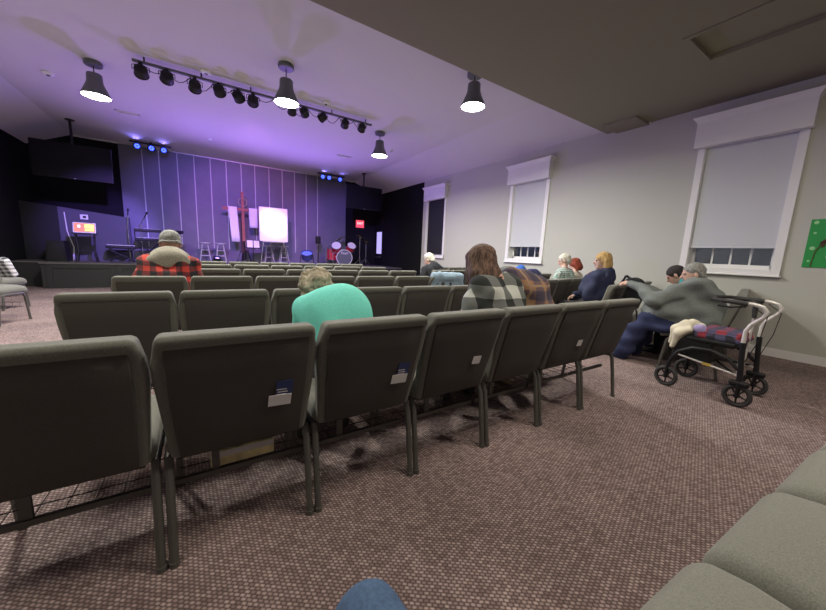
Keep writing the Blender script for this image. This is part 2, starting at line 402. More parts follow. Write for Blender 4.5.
# ------------------------------------------------------------------ chairs (local: rear feet on y=0, facing +y)
PITCHX = .534
def back_fn(q):
    # q in back space: x width, y thickness (-y is the rear), z up from -.26 to .26
    t = (q.z+.262)/.524
    x = q.x*(.90+.10*min(1, t*1.5))
    if t > .80: x *= 1-.075*((t-.80)/.2)
    y = q.y*(.72+.28*t)
    if q.y < 0 and t > .88: y -= .017*sin(min(1, (t-.88)/.05)*pi/2)
    if q.y > 0: y += .020*sin(pi*min(1, max(0, t)))*(1-(q.x/.26)**2)
    z = q.z
    # lean: bottom at y=.075, z=.375 to top at y=-.055, z=.895
    return (x, y+.065-.125*t, .398+t*.497)
def make_chair():
    root = empty('church_chair')
    b = MB().rbox((0, 0, 0), (.528, .074, .524), .021, seg=3, mid=24, fn=back_fn).build('backrest', 'fabric', root)
    def pf(q):
        t = min(.9, max(0.03, (q.z+.262)/.524)); x, y, z = back_fn(Vector((q.x, -.039, q.z*1.0)))
        return (q.x, .065-.125*((q.z+.262)/.524)-.039*(.72+.28*t)-.004+q.y, z)
    MB().rbox((0, 0, -0), (.452, .010, .474), .004, seg=1, mid=4, fn=lambda q: pf(Vector((q.x*(.93+.07*min(1, (q.z+.225)/.3)), q.y, q.z-.016)))).build('back_panel', 'panel_fabric', b)
    def sf(q):
        x = q.x; z = q.z
        if q.z > 0: z += .018*(1-(q.x/.25)**2)*(1-(q.y/.26)**2)
        if q.y > .12: z -= .035*((q.y-.12)/.13)**2
        return (x, q.y, z)
    MB().rbox((0, .285, .446), (.515, .50, .112), .05, seg=3, mid=6, fn=sf).build('seat', 'fabric', root)
    MB().box((0, .28, .388), (.44, .42, .016)).build('seat_pan', 'black_metal', root)
    for sx in (-1, 1):
        X = sx*.248
        g = MB(); g.tube([(X, .0, 0), (X, .028, .20), (X, .05, .34), (X, .075, .39), (X, .16, .395)], [.0150]*5, 8); g.cyl((X, -.001, 0), (X, 0, .02), .0175, 8); g.build('rear_leg', 'leg_metal', root)
        g = MB(); g.tube([(X, .50, 0), (X, .475, .20), (X, .455, .35), (X, .42, .392), (X, .15, .395)], [.0150]*5, 8); g.cyl((X, .501, 0), (X, .50, .02), .0175, 8); g.build('front_leg', 'leg_metal', root)
        g = MB(); g.tube([(X*.94, .10, .40), (X*.94, .045, .55)], [.011, .011], 6); g.build('back_bracket', 'black_metal', root)
    MB().box((0, .135, .25), (.50, .018, .022)).build('stretcher', 'leg_metal', root)
    MB().box((-.10, .14, .315), (.028, .014, .13)).build('rack_hanger', 'leg_metal', root)
    rk = MB()
    for k in range(6):
        X = -.20+k*.4/5; rk.tube([(X, .14, .245), (X, .19, .205), (X, .42, .20), (X, .43, .26)], .0022, 4)
    for y_, z_ in ((.19, .205), (.30, .203), (.42, .20), (.43, .26)): rk.tube([(-.235, y_, z_), (.235, y_, z_)], .0026, 4)
    rk.build('book_rack', 'wire', root)
    return root
PROTO = make_chair(); PROTO_USED = [False]
CHAIRS = {}
def chair(x, y, rz, label, group):
    if not PROTO_USED[0]: o = PROTO; PROTO_USED[0] = True
    else: o = copy_tree(PROTO)
    o.location = (x, y, 0); o.rotation_euler.z = rz
    return tag(o, label, 'chair', group)
ROWS = [(-.697, 1.326), (-.683, 2.49), (-.655, 3.612), (-.66, 4.76), (-.69, 5.83), (-.70, 6.92)]
rowlab = ['', 'empty chair in row just ahead of aqua-shirted woman', 'chair in red plaid man\'s row',
          'grey chair in central row third from stage', 'grey chair in central row second from stage', 'grey chair in central row nearest stage']
spec = {(0, 0): 'wide olive grey chair with bare back, beside the one hiding the yellow carton', (0, 1): 'olive grey chair above the yellow carton, blue and white cards in its back',
        (0, 2): 'olive grey chair under the aqua-shirted woman, cards in its back', (0, 3): 'olive grey chair with one white card, between aqua-shirted and long-haired women',
        (0, 4): 'olive grey chair the long-haired woman in grey check sits on', (0, 5): 'olive grey chair the bowed person in brown plaid sits on', (0, 6): 'end chair of the occupied row, beside the aisle and grey-jacketed man',
        (2, 0): 'olive grey chair the man in red plaid sits on', (2, 6): 'olive grey chair with a denim jacket over its back'}
ORD = ['first', 'second', 'third', 'fourth', 'fifth', 'sixth', 'seventh']
for r, (x0, y0) in enumerate(ROWS):
    for k in range(7):
        lab = spec.get((r, k), rowlab[r] + ', ' + ORD[6-k] + ' from the window aisle')
        grp = {0: None, 1: 'empty chairs ahead of the aqua-shirted woman', 2: 'chairs in the red plaid man\'s row', 3: 'chairs in the third row from the stage', 4: 'chairs in the second row from the stage', 5: 'chairs in the front row by the stage'}[r] if (r, k) not in spec else 'central rows of chairs'
        chair(x0+PITCHX*(k+.5), y0, 0, lab, grp)
# right section, rows turned towards the stage
TH = radians(11)
def rrow(xl, yl, n, lab, grp, specl={}):
    for k in range(n):
        d = PITCHX*(k+.5)
        chair(xl+d*cos(TH), yl+d*sin(TH), TH, specl.get(k, lab+', '+ORD[n-1-k]+' from the wall'), grp)
RA = (3.99, 2.955); RB = (4.33, 2.17); RC = (4.45, 1.0); RD = (4.1, 3.93); RE = (3.60, 5.02); RF = (4.50, 6.25)
rrow(*RA, 4, 'bare-backed chair in green-check man\'s row', 'chairs by the wall, green-check man\'s row', {2: 'olive grey chair of the green-check man, white card in its back', 3: 'olive grey chair the red-haired woman sits on'})
rrow(*RB, 4, 'empty chair in blonde woman\'s row', 'chairs by the wall, blonde woman\'s row', {0: 'olive grey chair the blonde woman sits on', 1: 'olive grey chair holding the black bag'})
rrow(*RC, 4, 'empty chair in grey-jacketed man\'s row', 'chairs by the wall, grey-jacketed man\'s row', {0: 'olive grey chair the grey-jacketed man sits on', 1: 'olive grey chair the teal-shirted person sits on'})
rrow(*RD, 4, 'grey chair in the row holding blue coats', 'chairs by the wall, blue coats row')
rrow(*RE, 5, 'empty chair in row of white-haired man in black', 'chairs by the wall, white-haired man\'s row', {0: 'olive grey chair the white-haired man in black sits on'})
rrow(*RF, 3, 'empty chair in row ahead of white-haired man in black', 'chairs by the wall, ahead of white-haired man')
# left section
TL = -radians(16)
for j, (px_, py_, lab) in enumerate(((-2.29, 6.42, 'olive grey chair with empty seat across the aisle from the red plaid man'), (-2.70, 7.75, 'olive grey chair holding the zigzag pillow'))):
    for k in range(2):
        d = .265+PITCHX*k
        chair(px_-d*cos(TL), py_-d*sin(TL), TL, lab if k == 0 else 'chair next to the '+('empty aisle chair' if j == 0 else 'one holding the zigzag pillow')+' in the side section', 'side section chairs')
# the photographer's own row
for k, (xx, lab) in enumerate(((.19, 'olive grey chair the jeans-clad photographer sits on'), (.727, 'olive grey seat beside the photographer, no one on it'), (1.263, 'olive grey seat second from the photographer'), (1.80, 'olive grey seat third from the photographer'), (2.336, 'olive grey seat fourth from the photographer'))):
    chair(xx, -.275-.065*k*.55, -.05, lab, 'chairs in the photographer\'s row')

# cards tucked in the backs of the near row
def cards(cx, cy, lx, z, blue, lab):
    def at(lz): t = (lz-.398)/.497; return .065-.125*t-.039*(.72+.28*min(.84, t))-.011
    tilt = math.atan2(.125, .497)
    def one(dx, zz, w_, h_, m, nm, l, off, rr, lines=0):
        R = Matrix.Rotation(tilt, 3, 'X') @ Matrix.Rotation(rr, 3, 'Y')
        o = MB().box((0, 0, 0), (w_, .0016, h_)).build(nm, m, None, smooth=False)
        o.location = (cx+lx+dx, cy+at(zz)-off, zz); o.rotation_euler = R.to_euler()
        for i in range(lines): MB().box((-.01+.004*(i % 2), -.0012, .018-.012*i), (w_*.6, .0006, .004)).build('printed_line', 'white_card', o, smooth=False)
        return tag(o, l, 'card', 'cards in the chair backs')
    if blue:
        one(.015, z+.03, .062, .115, 'blue_card', 'information_card', 'navy card with pale print tucked behind white card, '+lab, .002, .05, 3)
    one(0, z, .085 if blue else .06, .05, 'white_card', 'offering_card', 'blank white card tucked in the back of '+lab, .005, .06)
for k, lx, z, bl, lab in ((1, .125, .585, True, 'the chair above the yellow carton'), (2, .14, .575, True, 'the aqua-shirted woman\'s chair'), (3, .11, .60, False, 'the chair between the two women'), (5, .09, .58, False, 'the brown plaid person\'s chair')):
    cards(ROWS[0][0]+PITCHX*(k+.5), ROWS[0][1], lx, z, bl, lab)

# ------------------------------------------------------------------ signed-distance figures
def V(*a): return np.array(a, float)
class Fig:
    """smooth union of tapered capsules / boxes -> one continuous surface (surface nets), a material per face"""
    def __init__(s): s.p = []
    def cap(s, a, b, ra, rb=None, m=0, k=.03): s.p.append(('c', V(*a), V(*b), ra, ra if rb is None else rb, m, k)); return s
    def ball(s, a, r, m=0, k=.03): return s.cap(a, a, r, r, m, k)
    def ell(s, c, h, R=None, m=0, k=.03): s.p.append(('e', V(*c), V(*h), np.array(R) if R is not None else np.eye(3), 0, m, k)); return s
    def box(s, c, h, r, R=None, m=0, k=.03): s.p.append(('b', V(*c), V(*h), np.array(R) if R is not None else np.eye(3), r, m, k)); return s
    def sub(s, c, r, k=.01): s.p.append(('s', V(*c), V(*c), r, r, 0, k)); return s
    def path(s, pts, rs, m=0, k=.03):
        for i in range(len(pts)-1): s.cap(pts[i], pts[i+1], rs[i], rs[i+1], m, k)
        return s
    def ext(s, q):
        if q[0] in 'cs': r = max(q[3], q[4]); return np.minimum(q[1], q[2])-r, np.maximum(q[1], q[2])+r
        e = np.abs(q[3]) @ (q[2]) if q[0] in 'be' else q[2]
        e = e + (q[4] if q[0] == 'b' else 0); return q[1]-e, q[1]+e
    def mesh(s, res, wr=0, wf=22, wmats=None, seed=0):
        lo = np.min([s.ext(q)[0] for q in s.p if q[0] != 's'], 0)-3*res-wr; hi = np.max([s.ext(q)[1] for q in s.p if q[0] != 's'], 0)+3*res+wr
        n = np.ceil((hi-lo)/res).astype(int)+1
        D = np.full(n, 1., np.float32); best = np.full(n, 9., np.float32); mt = np.zeros(n, np.int16)
        ax = [lo[i]+np.arange(n[i])*res for i in range(3)]
        for q in s.p:
            k = q[6]; a, b = s.ext(q); mg = k*1.2+3*res+wr
            i0 = np.maximum(0, np.floor((a-mg-lo)/res).astype(int)); i1 = np.minimum(n, np.ceil((b+mg-lo)/res).astype(int)+1)
            sl = tuple(slice(i0[t], i1[t]) for t in range(3))
            P = np.stack(np.meshgrid(*[ax[t][sl[t]] for t in range(3)], indexing='ij'), -1).astype(np.float32)
            if q[0] in 'cs':
                ab = q[2]-q[1]; L = ab @ ab
                if L < 1e-9: d = np.linalg.norm(P-q[1], axis=-1)-q[3]
                else:
                    t_ = np.clip(((P-q[1]) @ ab)/L, 0, 1); d = np.linalg.norm(P-q[1]-t_[..., None]*ab, axis=-1)-(q[3]+(q[4]-q[3])*t_)
            elif q[0] == 'e':
                l = (P-q[1]) @ q[3]; k0 = np.linalg.norm(l/q[2], axis=-1); k1 = np.linalg.norm(l/(q[2]**2), axis=-1)+1e-6; d = k0*(k0-1)/k1; d = np.where(k0 < 1e-3, -q[2].min(), d)
            else:
                l = np.abs((P-q[1]) @ q[3])-q[2]; d = np.linalg.norm(np.maximum(l, 0), axis=-1)+np.minimum(l.max(-1), 0)-q[4]
            B = D[sl]
            if q[0] == 's':
                h = np.clip(.5-.5*(B+d)/k, 0, 1); D[sl] = B*(1-h)-d*h+k*h*(1-h)
            else:
                h = np.clip(.5+.5*(B-d)/k, 0, 1); D[sl] = B*(1-h)+d*h-k*h*(1-h)
                u_ = d < best[sl]; best[sl] = np.where(u_, d, best[sl]); mt[sl] = np.where(u_, q[5], mt[sl])
        if wr:
            G = np.stack(np.meshgrid(*ax, indexing='ij'), -1).astype(np.float32); rg = np.random.RandomState(seed); w_ = np.zeros(n, np.float32)
            for i in range(5):
                dv = rg.normal(size=3); dv[2] *= 1.6; dv /= np.linalg.norm(dv); w_ += np.sin((G @ dv)*wf*(.6+.35*i)+rg.rand()*6+1.5*np.sin(G @ rg.normal(size=3)*6))/(1+.4*i)
            w_ *= wr/2.4
            if wmats is not None: w_ = np.where(np.isin(mt, wmats), w_, 0)
            D -= w_
        ins = D < 0
        c0 = ins[:-1, :-1, :-1]; tot = np.zeros(c0.shape, int)
        cs_ = [(i, j, k_) for i in (0, 1) for j in (0, 1) for k_ in (0, 1)]
        cut = lambda A, o: A[o[0]:A.shape[0]-1+o[0], o[1]:A.shape[1]-1+o[1], o[2]:A.shape[2]-1+o[2]]
        for o in cs_: tot += cut(ins, o)
        act = (tot > 0) & (tot < 8); idx = np.full(c0.shape, -1); ids = np.argwhere(act); idx[act] = np.arange(len(ids))
        acc = np.zeros((len(ids), 3)); cnt = np.zeros(len(ids)); vals = {o: cut(D, o)[act] for o in cs_}
        for o in cs_:
            for t in range(3):
                if o[t]: continue
                o2 = list(o); o2[t] = 1; o2 = tuple(o2); A, B = vals[o], vals[o2]; cr = (A < 0) != (B < 0)
                f_ = np.where(cr, A/np.where(A == B, 1, A-B), 0); p_ = np.tile(np.array(o, float), (len(ids), 1)); p_[:, t] += f_
                acc += np.where(cr[:, None], p_, 0); cnt += cr
        vs = lo+(ids+acc/np.maximum(cnt, 1)[:, None])*res
        mv = mt[tuple(ids.T)]
        fs = []; fm = []
        for t in range(3):
            u_, w2 = [(1, 2), (2, 0), (0, 1)][t]
            e = [slice(None)]*3; e[t] = slice(0, -1); e2 = [slice(None)]*3; e2[t] = slice(1, None)
            A = ins[tuple(e)]; B = ins[tuple(e2)]; cr = np.argwhere(A != B)
            ok = (cr[:, u_] > 0) & (cr[:, w2] > 0) & (cr[:, u_] < n[u_]-1) & (cr[:, w2] < n[w2]-1); cr = cr[ok]
            du = np.zeros(3, int); du[u_] = 1; dw = np.zeros(3, int); dw[w2] = 1
            q4 = np.stack([idx[tuple((cr-du-dw).T)], idx[tuple((cr-dw).T)], idx[tuple(cr.T)], idx[tuple((cr-du).T)]], 1)
            flip = ~A[tuple(cr.T)]; q4[flip] = q4[flip][:, ::-1]
            fs.append(q4); fm.append(mv[q4[:, 2]])
        return vs, np.concatenate(fs), np.concatenate(fm)
def figobj(name, parts, mats, parent=None, loc=(0, 0, 0), rz=0):
    vs = []; fs = []; fm = []; o = 0
    for v, f_, m_ in parts: vs.append(v); fs.append(f_+o); fm.append(m_); o += len(v)
    vs = np.concatenate(vs); fs = np.concatenate(fs); fm = np.concatenate(fm)
    me = bpy.data.meshes.new(name); me.from_pydata(vs.tolist(), [], fs.tolist())
    for q in mats: me.materials.append(MATS[q])
    me.polygons.foreach_set('material_index', fm.astype(np.int32)); me.polygons.foreach_set('use_smooth', [True]*len(me.polygons)); me.update()
    ob = bpy.data.objects.new(name, me); COL.objects.link(ob); ob.location = loc; ob.rotation_euler.z = rz
    if parent: ob.parent = parent
    return ob

# ------------------------------------------------------------------ people
mat('skin', (.52, .30, .22), .6); mat('skin_pale', (.60, .39, .30), .6); mat('eye_dark', (.03, .02, .02), .3); mat('lip', (.40, .15, .13), .5)
mat('jeans', (.045, .085, .16), .9, nscale=120, namp=.25, bump=.08); mat('navy_pants', (.022, .030, .085), .9); mat('dark_pants', (.02, .02, .024), .9); mat('shoe_dark', (.02, .02, .02), .6); mat('shoe_tan', (.45, .36, .25), .7)
mat('aqua_cloth', (.17, .70, .58), .9, nscale=90, namp=.06, bump=.05); mat('grey_jacket', (.15, .17, .16), .9, nscale=60, namp=.12); mat('navy_jacket', (.016, .022, .060), .85); mat('black_jacket', (.013, .014, .019), .9)
mat('teal_cloth', (.02, .30, .34), .9); mat('cream_cloth', (.55, .50, .42), .9); mat('hood_grey', (.30, .28, .22), .95, nscale=80, namp=.2); mat('hood_ash', (.17, .19, .18), .95, nscale=60, namp=.2)
plaid('red_plaid', (.50, .045, .03), (.14, .018, .018), (.012, .010, .012), .10, .10)
plaid('grey_check', (.50, .52, .47), (.13, .14, .13), (.018, .022, .020), .17, .17)
plaid('brown_plaid', (.30, .16, .08), (.13, .085, .09), (.06, .05, .075), .15, .15, thin=(.30, .20, .12))
plaid('green_check', (.60, .64, .60), (.36, .46, .42), (.10, .20, .17), .035, .035)
def hair_mat(name, a, b, sc):
    M = bpy.data.materials.new(name); M.use_nodes = True; nt = M.node_tree; bs = nt.nodes['Principled BSDF']; bs.inputs['Roughness'].default_value = .8
    tc = N(nt, 'ShaderNodeTexCoord'); mp = N(nt, 'ShaderNodeMapping'); mp.inputs['Scale'].default_value = sc; nt.links.new(tc.outputs['Object'], mp.inputs[0])
    n = N(nt, 'ShaderNodeTexNoise'); n.inputs['Scale'].default_value = 1; n.inputs['Detail'].default_value = 5; n.inputs['Distortion'].default_value = .8; nt.links.new(mp.outputs[0], n.inputs['Vector'])
    rp = N(nt, 'ShaderNodeValToRGB'); rp.color_ramp.elements[0].position = .35; rp.color_ramp.elements[1].position = .68; rp.color_ramp.elements[0].color = (*a, 1); rp.color_ramp.elements[1].color = (*b, 1)
    nt.links.new(n.outputs['Fac'], rp.inputs[0]); nt.links.new(rp.outputs[0], bs.inputs['Base Color'])
    bp = N(nt, 'ShaderNodeBump'); bp.inputs['Strength'].default_value = .7; bp.inputs['Distance'].default_value = .012; nt.links.new(n.outputs['Fac'], bp.inputs['Height']); nt.links.new(bp.outputs[0], bs.inputs['Normal'])
    MATS[name] = M
hair_mat('hair_ash', (.17, .14, .085), (.58, .51, .38), (32, 32, 32)); hair_mat('hair_brown', (.030, .015, .010), (.19, .11, .07), (70, 70, 3)); hair_mat('hair_blonde', (.30, .17, .05), (.62, .44, .18), (60, 60, 12))
hair_mat('hair_white', (.42, .40, .33), (.72, .69, .60), (50, 50, 50)); hair_mat('hair_red', (.14, .02, .01), (.32, .06, .02), (50, 50, 30)); hair_mat('hair_dark', (.012, .010, .010), (.04, .03, .028), (50, 50, 30)); hair_mat('hair_grey', (.13, .13, .12), (.34, .34, .31), (45, 45, 45))

def hand(w, d, up, side, curl=.5, m=0):
    """fine hand: wrist w, pointing d, back of hand towards up, thumb on side (+1/-1 of d x up)"""
    d = np.array(d, float); d /= np.linalg.norm(d); up = np.array(up, float); up -= d*(up @ d); up /= np.linalg.norm(up); x_ = np.cross(d, up)*side
    f = Fig(); w = np.array(w, float)
    f.cap(w-d*.05, w+d*.01, .027, .026, m, .015)
    R = np.stack([x_, d, up], 1); f.box(w+d*.05, (.030, .036, .006), .010, R, m, .012)
    for i, (o, L) in enumerate(((.030, .070), (.010, .078), (-.011, .072), (-.031, .056))):
        p = w+d*.088+x_*o; a = curl*.9; dirn = d; pts = [p]
        for j, fr_ in enumerate((.45, .32, .23)):
            dirn = d*cos(a*(j+.6))-up*sin(a*(j+.6)); pts.append(pts[-1]+dirn*L*fr_)
        f.path(pts, [.0098, .009, .0082, .0072], m, .004)
    p = w+d*.028+x_*.030; t1 = p+(x_*.7+d*.7-up*.25*curl)*.034; t2 = t1+(x_*.25+d*.9-up*.5*curl)*.030
    f.path([p, t1, t2], [.0125, .011, .009], m, .008)
    return f.mesh(.0048)

def rotm(yaw, pitch, roll=0):      # columns: right, forward, up ; pitch>0 looks down ; yaw>0 turns left
    cy, sy, cp, sp = cos(yaw), sin(yaw), cos(pitch), sin(pitch)
    fw = np.array([-sy*cp, cy*cp, -sp]); rt = np.array([cy, sy, 0]); up = np.cross(rt, fw)
    rt2 = cos(roll)*rt+sin(roll)*up; up2 = np.cross(rt2, fw)
    return np.stack([rt2, fw, up2], 1)
def head_parts(f, c, R, s=1., skin=0):
    T = lambda x, y, z: c+R @ (np.array([x, y, z])*s)
    f.ell(T(0, -.008, .025), np.array((.076, .095, .090))*s, R, skin, .02)
    f.ell(T(0, .035, -.03), np.array((.060, .062, .080))*s, R, skin, .02)
    f.cap(T(-.018, .070, -.088), T(.018, .070, -.088), .022*s, .022*s, skin, .025)
    f.cap(T(0, .092, .012), T(0, .112, -.022), .008*s, .014*s, skin, .012)
    for sx in (-1, 1):
        f.ell(T(sx*.080, -.005, -.012), np.array((.009, .019, .030))*s, R, skin, .006)
        f.ell(T(sx*.031, .083, .006), np.array((.013, .010, .0065))*s, R, 4, .003)
        f.cap(T(sx*.045, .084, .024), T(sx*.018, .091, .026), .005*s, .005*s, skin, .008)
    f.ell(T(0, .096, -.052), np.array((.021, .007, .007))*s, R, 5, .003)
def hair_obj(kind, c, R, m, parent, s=1., seed=1):
    T = lambda x, y, z: c+R @ (np.array([x, y, z])*s)
    f = Fig(); wr = .004; wf = 70
    if kind == 'short':
        f.ell(T(0, -.016, .034), np.array((.084, .100, .093))*s, R, 0, .01); f.ell(T(0, -.055, -.03), np.array((.070, .055, .06))*s, R, 0, .02)
        f.sub(T(0, .112, -.022), .088*s, .01); f.sub(T(0, .03, -.11), .075*s, .01)
    elif kind == 'bald':
        f.ell(T(0, -.022, .012), np.array((.083, .096, .075))*s, R, 0, .01); f.sub(T(0, .10, -.0), .098*s, .01); f.sub(T(0, .02, -.12), .08*s, .01)
    elif kind == 'curly':
        rg = np.random.RandomState(seed); f.ell(T(0, -.02, .03), np.array((.095, .110, .100))*s, R, 0, .01)
        for i in range(70):
            v = rg.normal(size=3); v /= np.linalg.norm(v)
            if v[1] > .45 or v[2] < -.75: continue
            f.ball(T(v[0]*.095, -.02+v[1]*.108, .03+v[2]*.1), .022*s*(.8+.5*rg.rand()), 0, .012)
        f.sub(T(0, .125, -.03), .085*s, .01)
    elif kind == 'bob':
        f.ell(T(0, -.014, .032), np.array((.090, .105, .098))*s, R, 0, .01); f.path([T(-.07, -.03, .0), T(-.075, -.035, -.10)], [.045*s, .035*s], 0, .03); f.path([T(.07, -.03, 0), T(.075, -.035, -.10)], [.045*s, .035*s], 0, .03)
        f.ell(T(0, -.065, -.05), np.array((.085, .055, .09))*s, R, 0, .02); f.sub(T(0, .115, -.03), .085*s, .01)
    elif kind == 'long':
        wr = .003; wf = 60
        f.ell(T(0, -.014, .03), np.array((.092, .107, .10))*s, R, 0, .01)
        for x_ in (-.075, -.045, -.015, .015, .045, .075):
            y_ = -.075+.06*(abs(x_)/.075)**2
            f.path([T(x_*.8, y_, .04), T(x_*1.12, y_-.02, -.10), c+R @ np.array((x_*1.15, y_-.02, -.20))*s*1+np.array((0, -.02, -.06)), c+R @ np.array((x_*1.05, y_, -.24))*s+np.array((0, -.03, -.12))], [.045, .042, .036, .018], 0, .03)
        for sx in (-1, 1): f.path([T(sx*.07, .03, .04), T(sx*.088, .03, -.08), T(sx*.085, .03, -.22)], [.03, .028, .016], 0, .03)
        f.sub(T(0, .125, -.03), .080*s, .01)
    elif kind == 'beanie':
        wr = .002; f.ell(T(0, -.012, .045), np.array((.088, .106, .090))*s, R, 0, .01); f.path([T(.085*cos(a_), -.012+.103*sin(a_), .0+.015*sin(a_)) for a_ in np.linspace(0, 2*pi, 17)], [.010]*17, 0, .012)
    return figobj({'beanie': 'knit_cap'}.get(kind, 'hair'), [f.mesh(.0075, wr, wf, seed=seed)], [m], parent)

def sitter(label, x, y, rz, top, pants, skin='skin', hair=None, L=20, S=0, dx=0, py=.20, turn=0, neck=15, hp=30, hyaw=0, hroll=0, bulk=1., shoe='shoe_dark', hands=None, legs=None, collar=None, hood=None, size=1., res=.013, wr=.012, seed=0, belly=0, short=1., headoff=(0, 0, 0), pz=.585, headabs=None, hunch=None, tilt=0):
    P = V(dx, py, pz); l, s_ = radians(L), radians(S)
    up = V(sin(s_), sin(l)*cos(s_), cos(l)*cos(s_)); fwd = V(0, cos(l), -sin(l)); rt = V(cos(radians(turn)), sin(radians(turn)), -sin(radians(tilt)))
    H = .52*size*short
    mid = P+up*H*.45-fwd*.02; ch = P+up*H*.74-fwd*.025*(L/30); nb = P+up*H
    f = Fig(); b = bulk
    f.cap(P-rt*.075*b, P+rt*.075*b, .122*b, .122*b, 1 if b > 1.3 else 2, .05)
    f.cap(P+up*.05-rt*.06*b, mid-rt*.06*b, .118*b, .115*b, 1, .05); f.cap(P+up*.05+rt*.06*b, mid+rt*.06*b, .118*b, .115*b, 1, .05)
    f.cap(mid-rt*.06*b, ch-rt*.095*b, .115*b, .112*b, 1, .05); f.cap(mid+rt*.06*b, ch+rt*.095*b, .115*b, .112*b, 1, .05)
    if belly: f.ell(P+up*.16+fwd*.09, (.17*b, .15+belly, .17), None, 1, .06)
    sh = [nb-up*.065+rt*sx*.165*size*b for sx in (-1, 1)]
    f.cap(nb-up*.05-rt*.06, sh[0], .068*b, .066*b, 1, .05); f.cap(nb-up*.05+rt*.06, sh[1], .068*b, .066*b, 1, .05)
    if collar is not None: f.cap(nb-up*.01, nb+up*.03, .062, .052, 1, .02)
    nk = radians(neck)+l; hd = nb+V(sin(s_)*.1, sin(nk)*.155, cos(nk)*.155)*size+V(*headoff)
    if headabs is not None: hd = V(*headabs)
    if hunch: f.ell(*hunch, None, 1, .06)
    f.cap(nb-up*.02, hd-V(0, .02, .05), .052, .048, 0, .02)
    lg = legs or {}
    hips = [P+rt*sx*.085*b+V(0, .02, -.02) for sx in (-1, 1)]; kn = lg.get('knee', [V(dx+sx*.13, .62, .52) for sx in (-1, 1)]); an = lg.get('ankle', [V(dx+sx*.13, .63, .09) for sx in (-1, 1)])
    tb = b if b < 1.15 else b*.97
    for i in (0, 1):
        kn[i] = V(*kn[i]); an[i] = V(*an[i])
        f.path([hips[i], kn[i], an[i]], [.092*tb, .066*tb*(1.15 if b > 1.3 else 1), .046*tb*(1.5 if b > 1.3 else 1)], 2, .03)
        f.cap(an[i]+V(0, -.02, -.045), an[i]+V(.0, .155, -.055), .036, .033, 3, .015)
        f.cap(an[i]+V(0, 0, -.02), an[i]+V(0, .01, -.045), .044, .04, 3, .02)
    hs = hands or {}
    hw = hs.get('wrist', [V(dx-.10, .50, .66), V(dx+.10, .50, .66)]); hdv = hs.get('dir', [V(.5, .7, -.5), V(-.5, .7, -.5)]); hup = hs.get('up', [V(0, .4, 1), V(0, .4, 1)]); curl = hs.get('curl', .6)
    parts = []
    for i in (0, 1):
        sx = (-1, 1)[i]; w_ = V(*hw[i]); a = sh[i]; mpt = (a+w_)/2; dist = np.linalg.norm(w_-a); half = .29*size
        drop = sqrt(max(.0, half**2-(dist/2)**2)); ed = V(sx*.55, -.35, -.75); ax_ = (w_-a)/dist; ed = ed-ax_*(ed @ ax_); ed /= np.linalg.norm(ed)
        el = V(*hs['elbow'][i]) if 'elbow' in hs else mpt+ed*drop
        f.path([a, el, w_], [.060*b, .050*b, .036*b], 1, .025)
        parts.append(hand(w_, hdv[i], hup[i], -sx if hs.get('flip') is None else sx, curl))
    R = rotm(radians(hyaw), radians(hp), radians(hroll))
    hf = Fig(); head_parts(hf, hd, R, size); hf.cap(nb-up*.03, hd-V(0, .02, .05), .05, .046, 0, .02)
    body = f.mesh(res, wr, 24, [1, 2], seed); parts = [body, hf.mesh(.0085)]+parts
    o = figobj('person', parts, [skin, top, pants, shoe, 'eye_dark', 'lip'], None, (x, y, 0), rz)
    tag(o, label, 'person')
    if hair: hair_obj(hair[0], hd, R, hair[1], o, size, seed)
    if hood:
        hf = Fig(); c0 = nb-fwd*.055+up*.0
        for a_ in np.linspace(-1.15*pi, .15*pi, 14):
            pass
        ring = [nb+up*(-.02+.04*max(0, -sin(a_)))+rt*.115*b*cos(a_)+fwd*(.09*sin(a_)) for a_ in np.linspace(-1.25*pi, .25*pi, 13)]
        hf.path(ring, [.025]+[.034]*11+[.025], 0, .03); hf.ell(nb-fwd*.10-up*.07, (.16*b, .05, .09), None, 0, .05); hf.ell(nb-fwd*.045+up*.02, (.095, .05, .075), None, 0, .04)
        figobj('hood', [hf.mesh(.011, .006, 26, seed=seed)], [hood], o)
    return o
def cc(r, k): return ROWS[r][0]+PITCHX*(k+.5), ROWS[r][1], 0
def rc(R_, k): d = PITCHX*(k+.5); return R_[0]+d*cos(TH), R_[1]+d*sin(TH), TH

sitter('woman in aqua sweater with curly ash hair bowed far forward', *cc(0, 2), 'aqua_cloth', 'dark_pants', hair=('curly', 'hair_ash'), L=45, S=0, dx=-.03, hp=55, bulk=.90, py=.20, wr=.010, seed=3, short=.86, tilt=3, headabs=(-.045, .70, .915),
       hunch=((-.02, .40, .83), (.19, .17, .165)), hands=dict(wrist=[V(-.13, .66, .62), V(.03, .66, .62)], elbow=[V(-.23, .52, .64), V(.13, .52, .64)], dir=[V(.4, .8, -.3), V(-.4, .8, -.3)], up=[V(0, .3, 1), V(0, .3, 1)]))
sitter('woman with long brown hair in grey and black checked flannel', *cc(0, 4), 'grey_check', 'dark_pants', hair=('long', 'hair_brown'), L=14, S=0, dx=.04, neck=12, hp=18, bulk=1.08, wr=.018, seed=5, headabs=(.0, .43, 1.145), short=.92, hyaw=-6, hunch=((.05, .30, .86), (.225, .13, .14)))
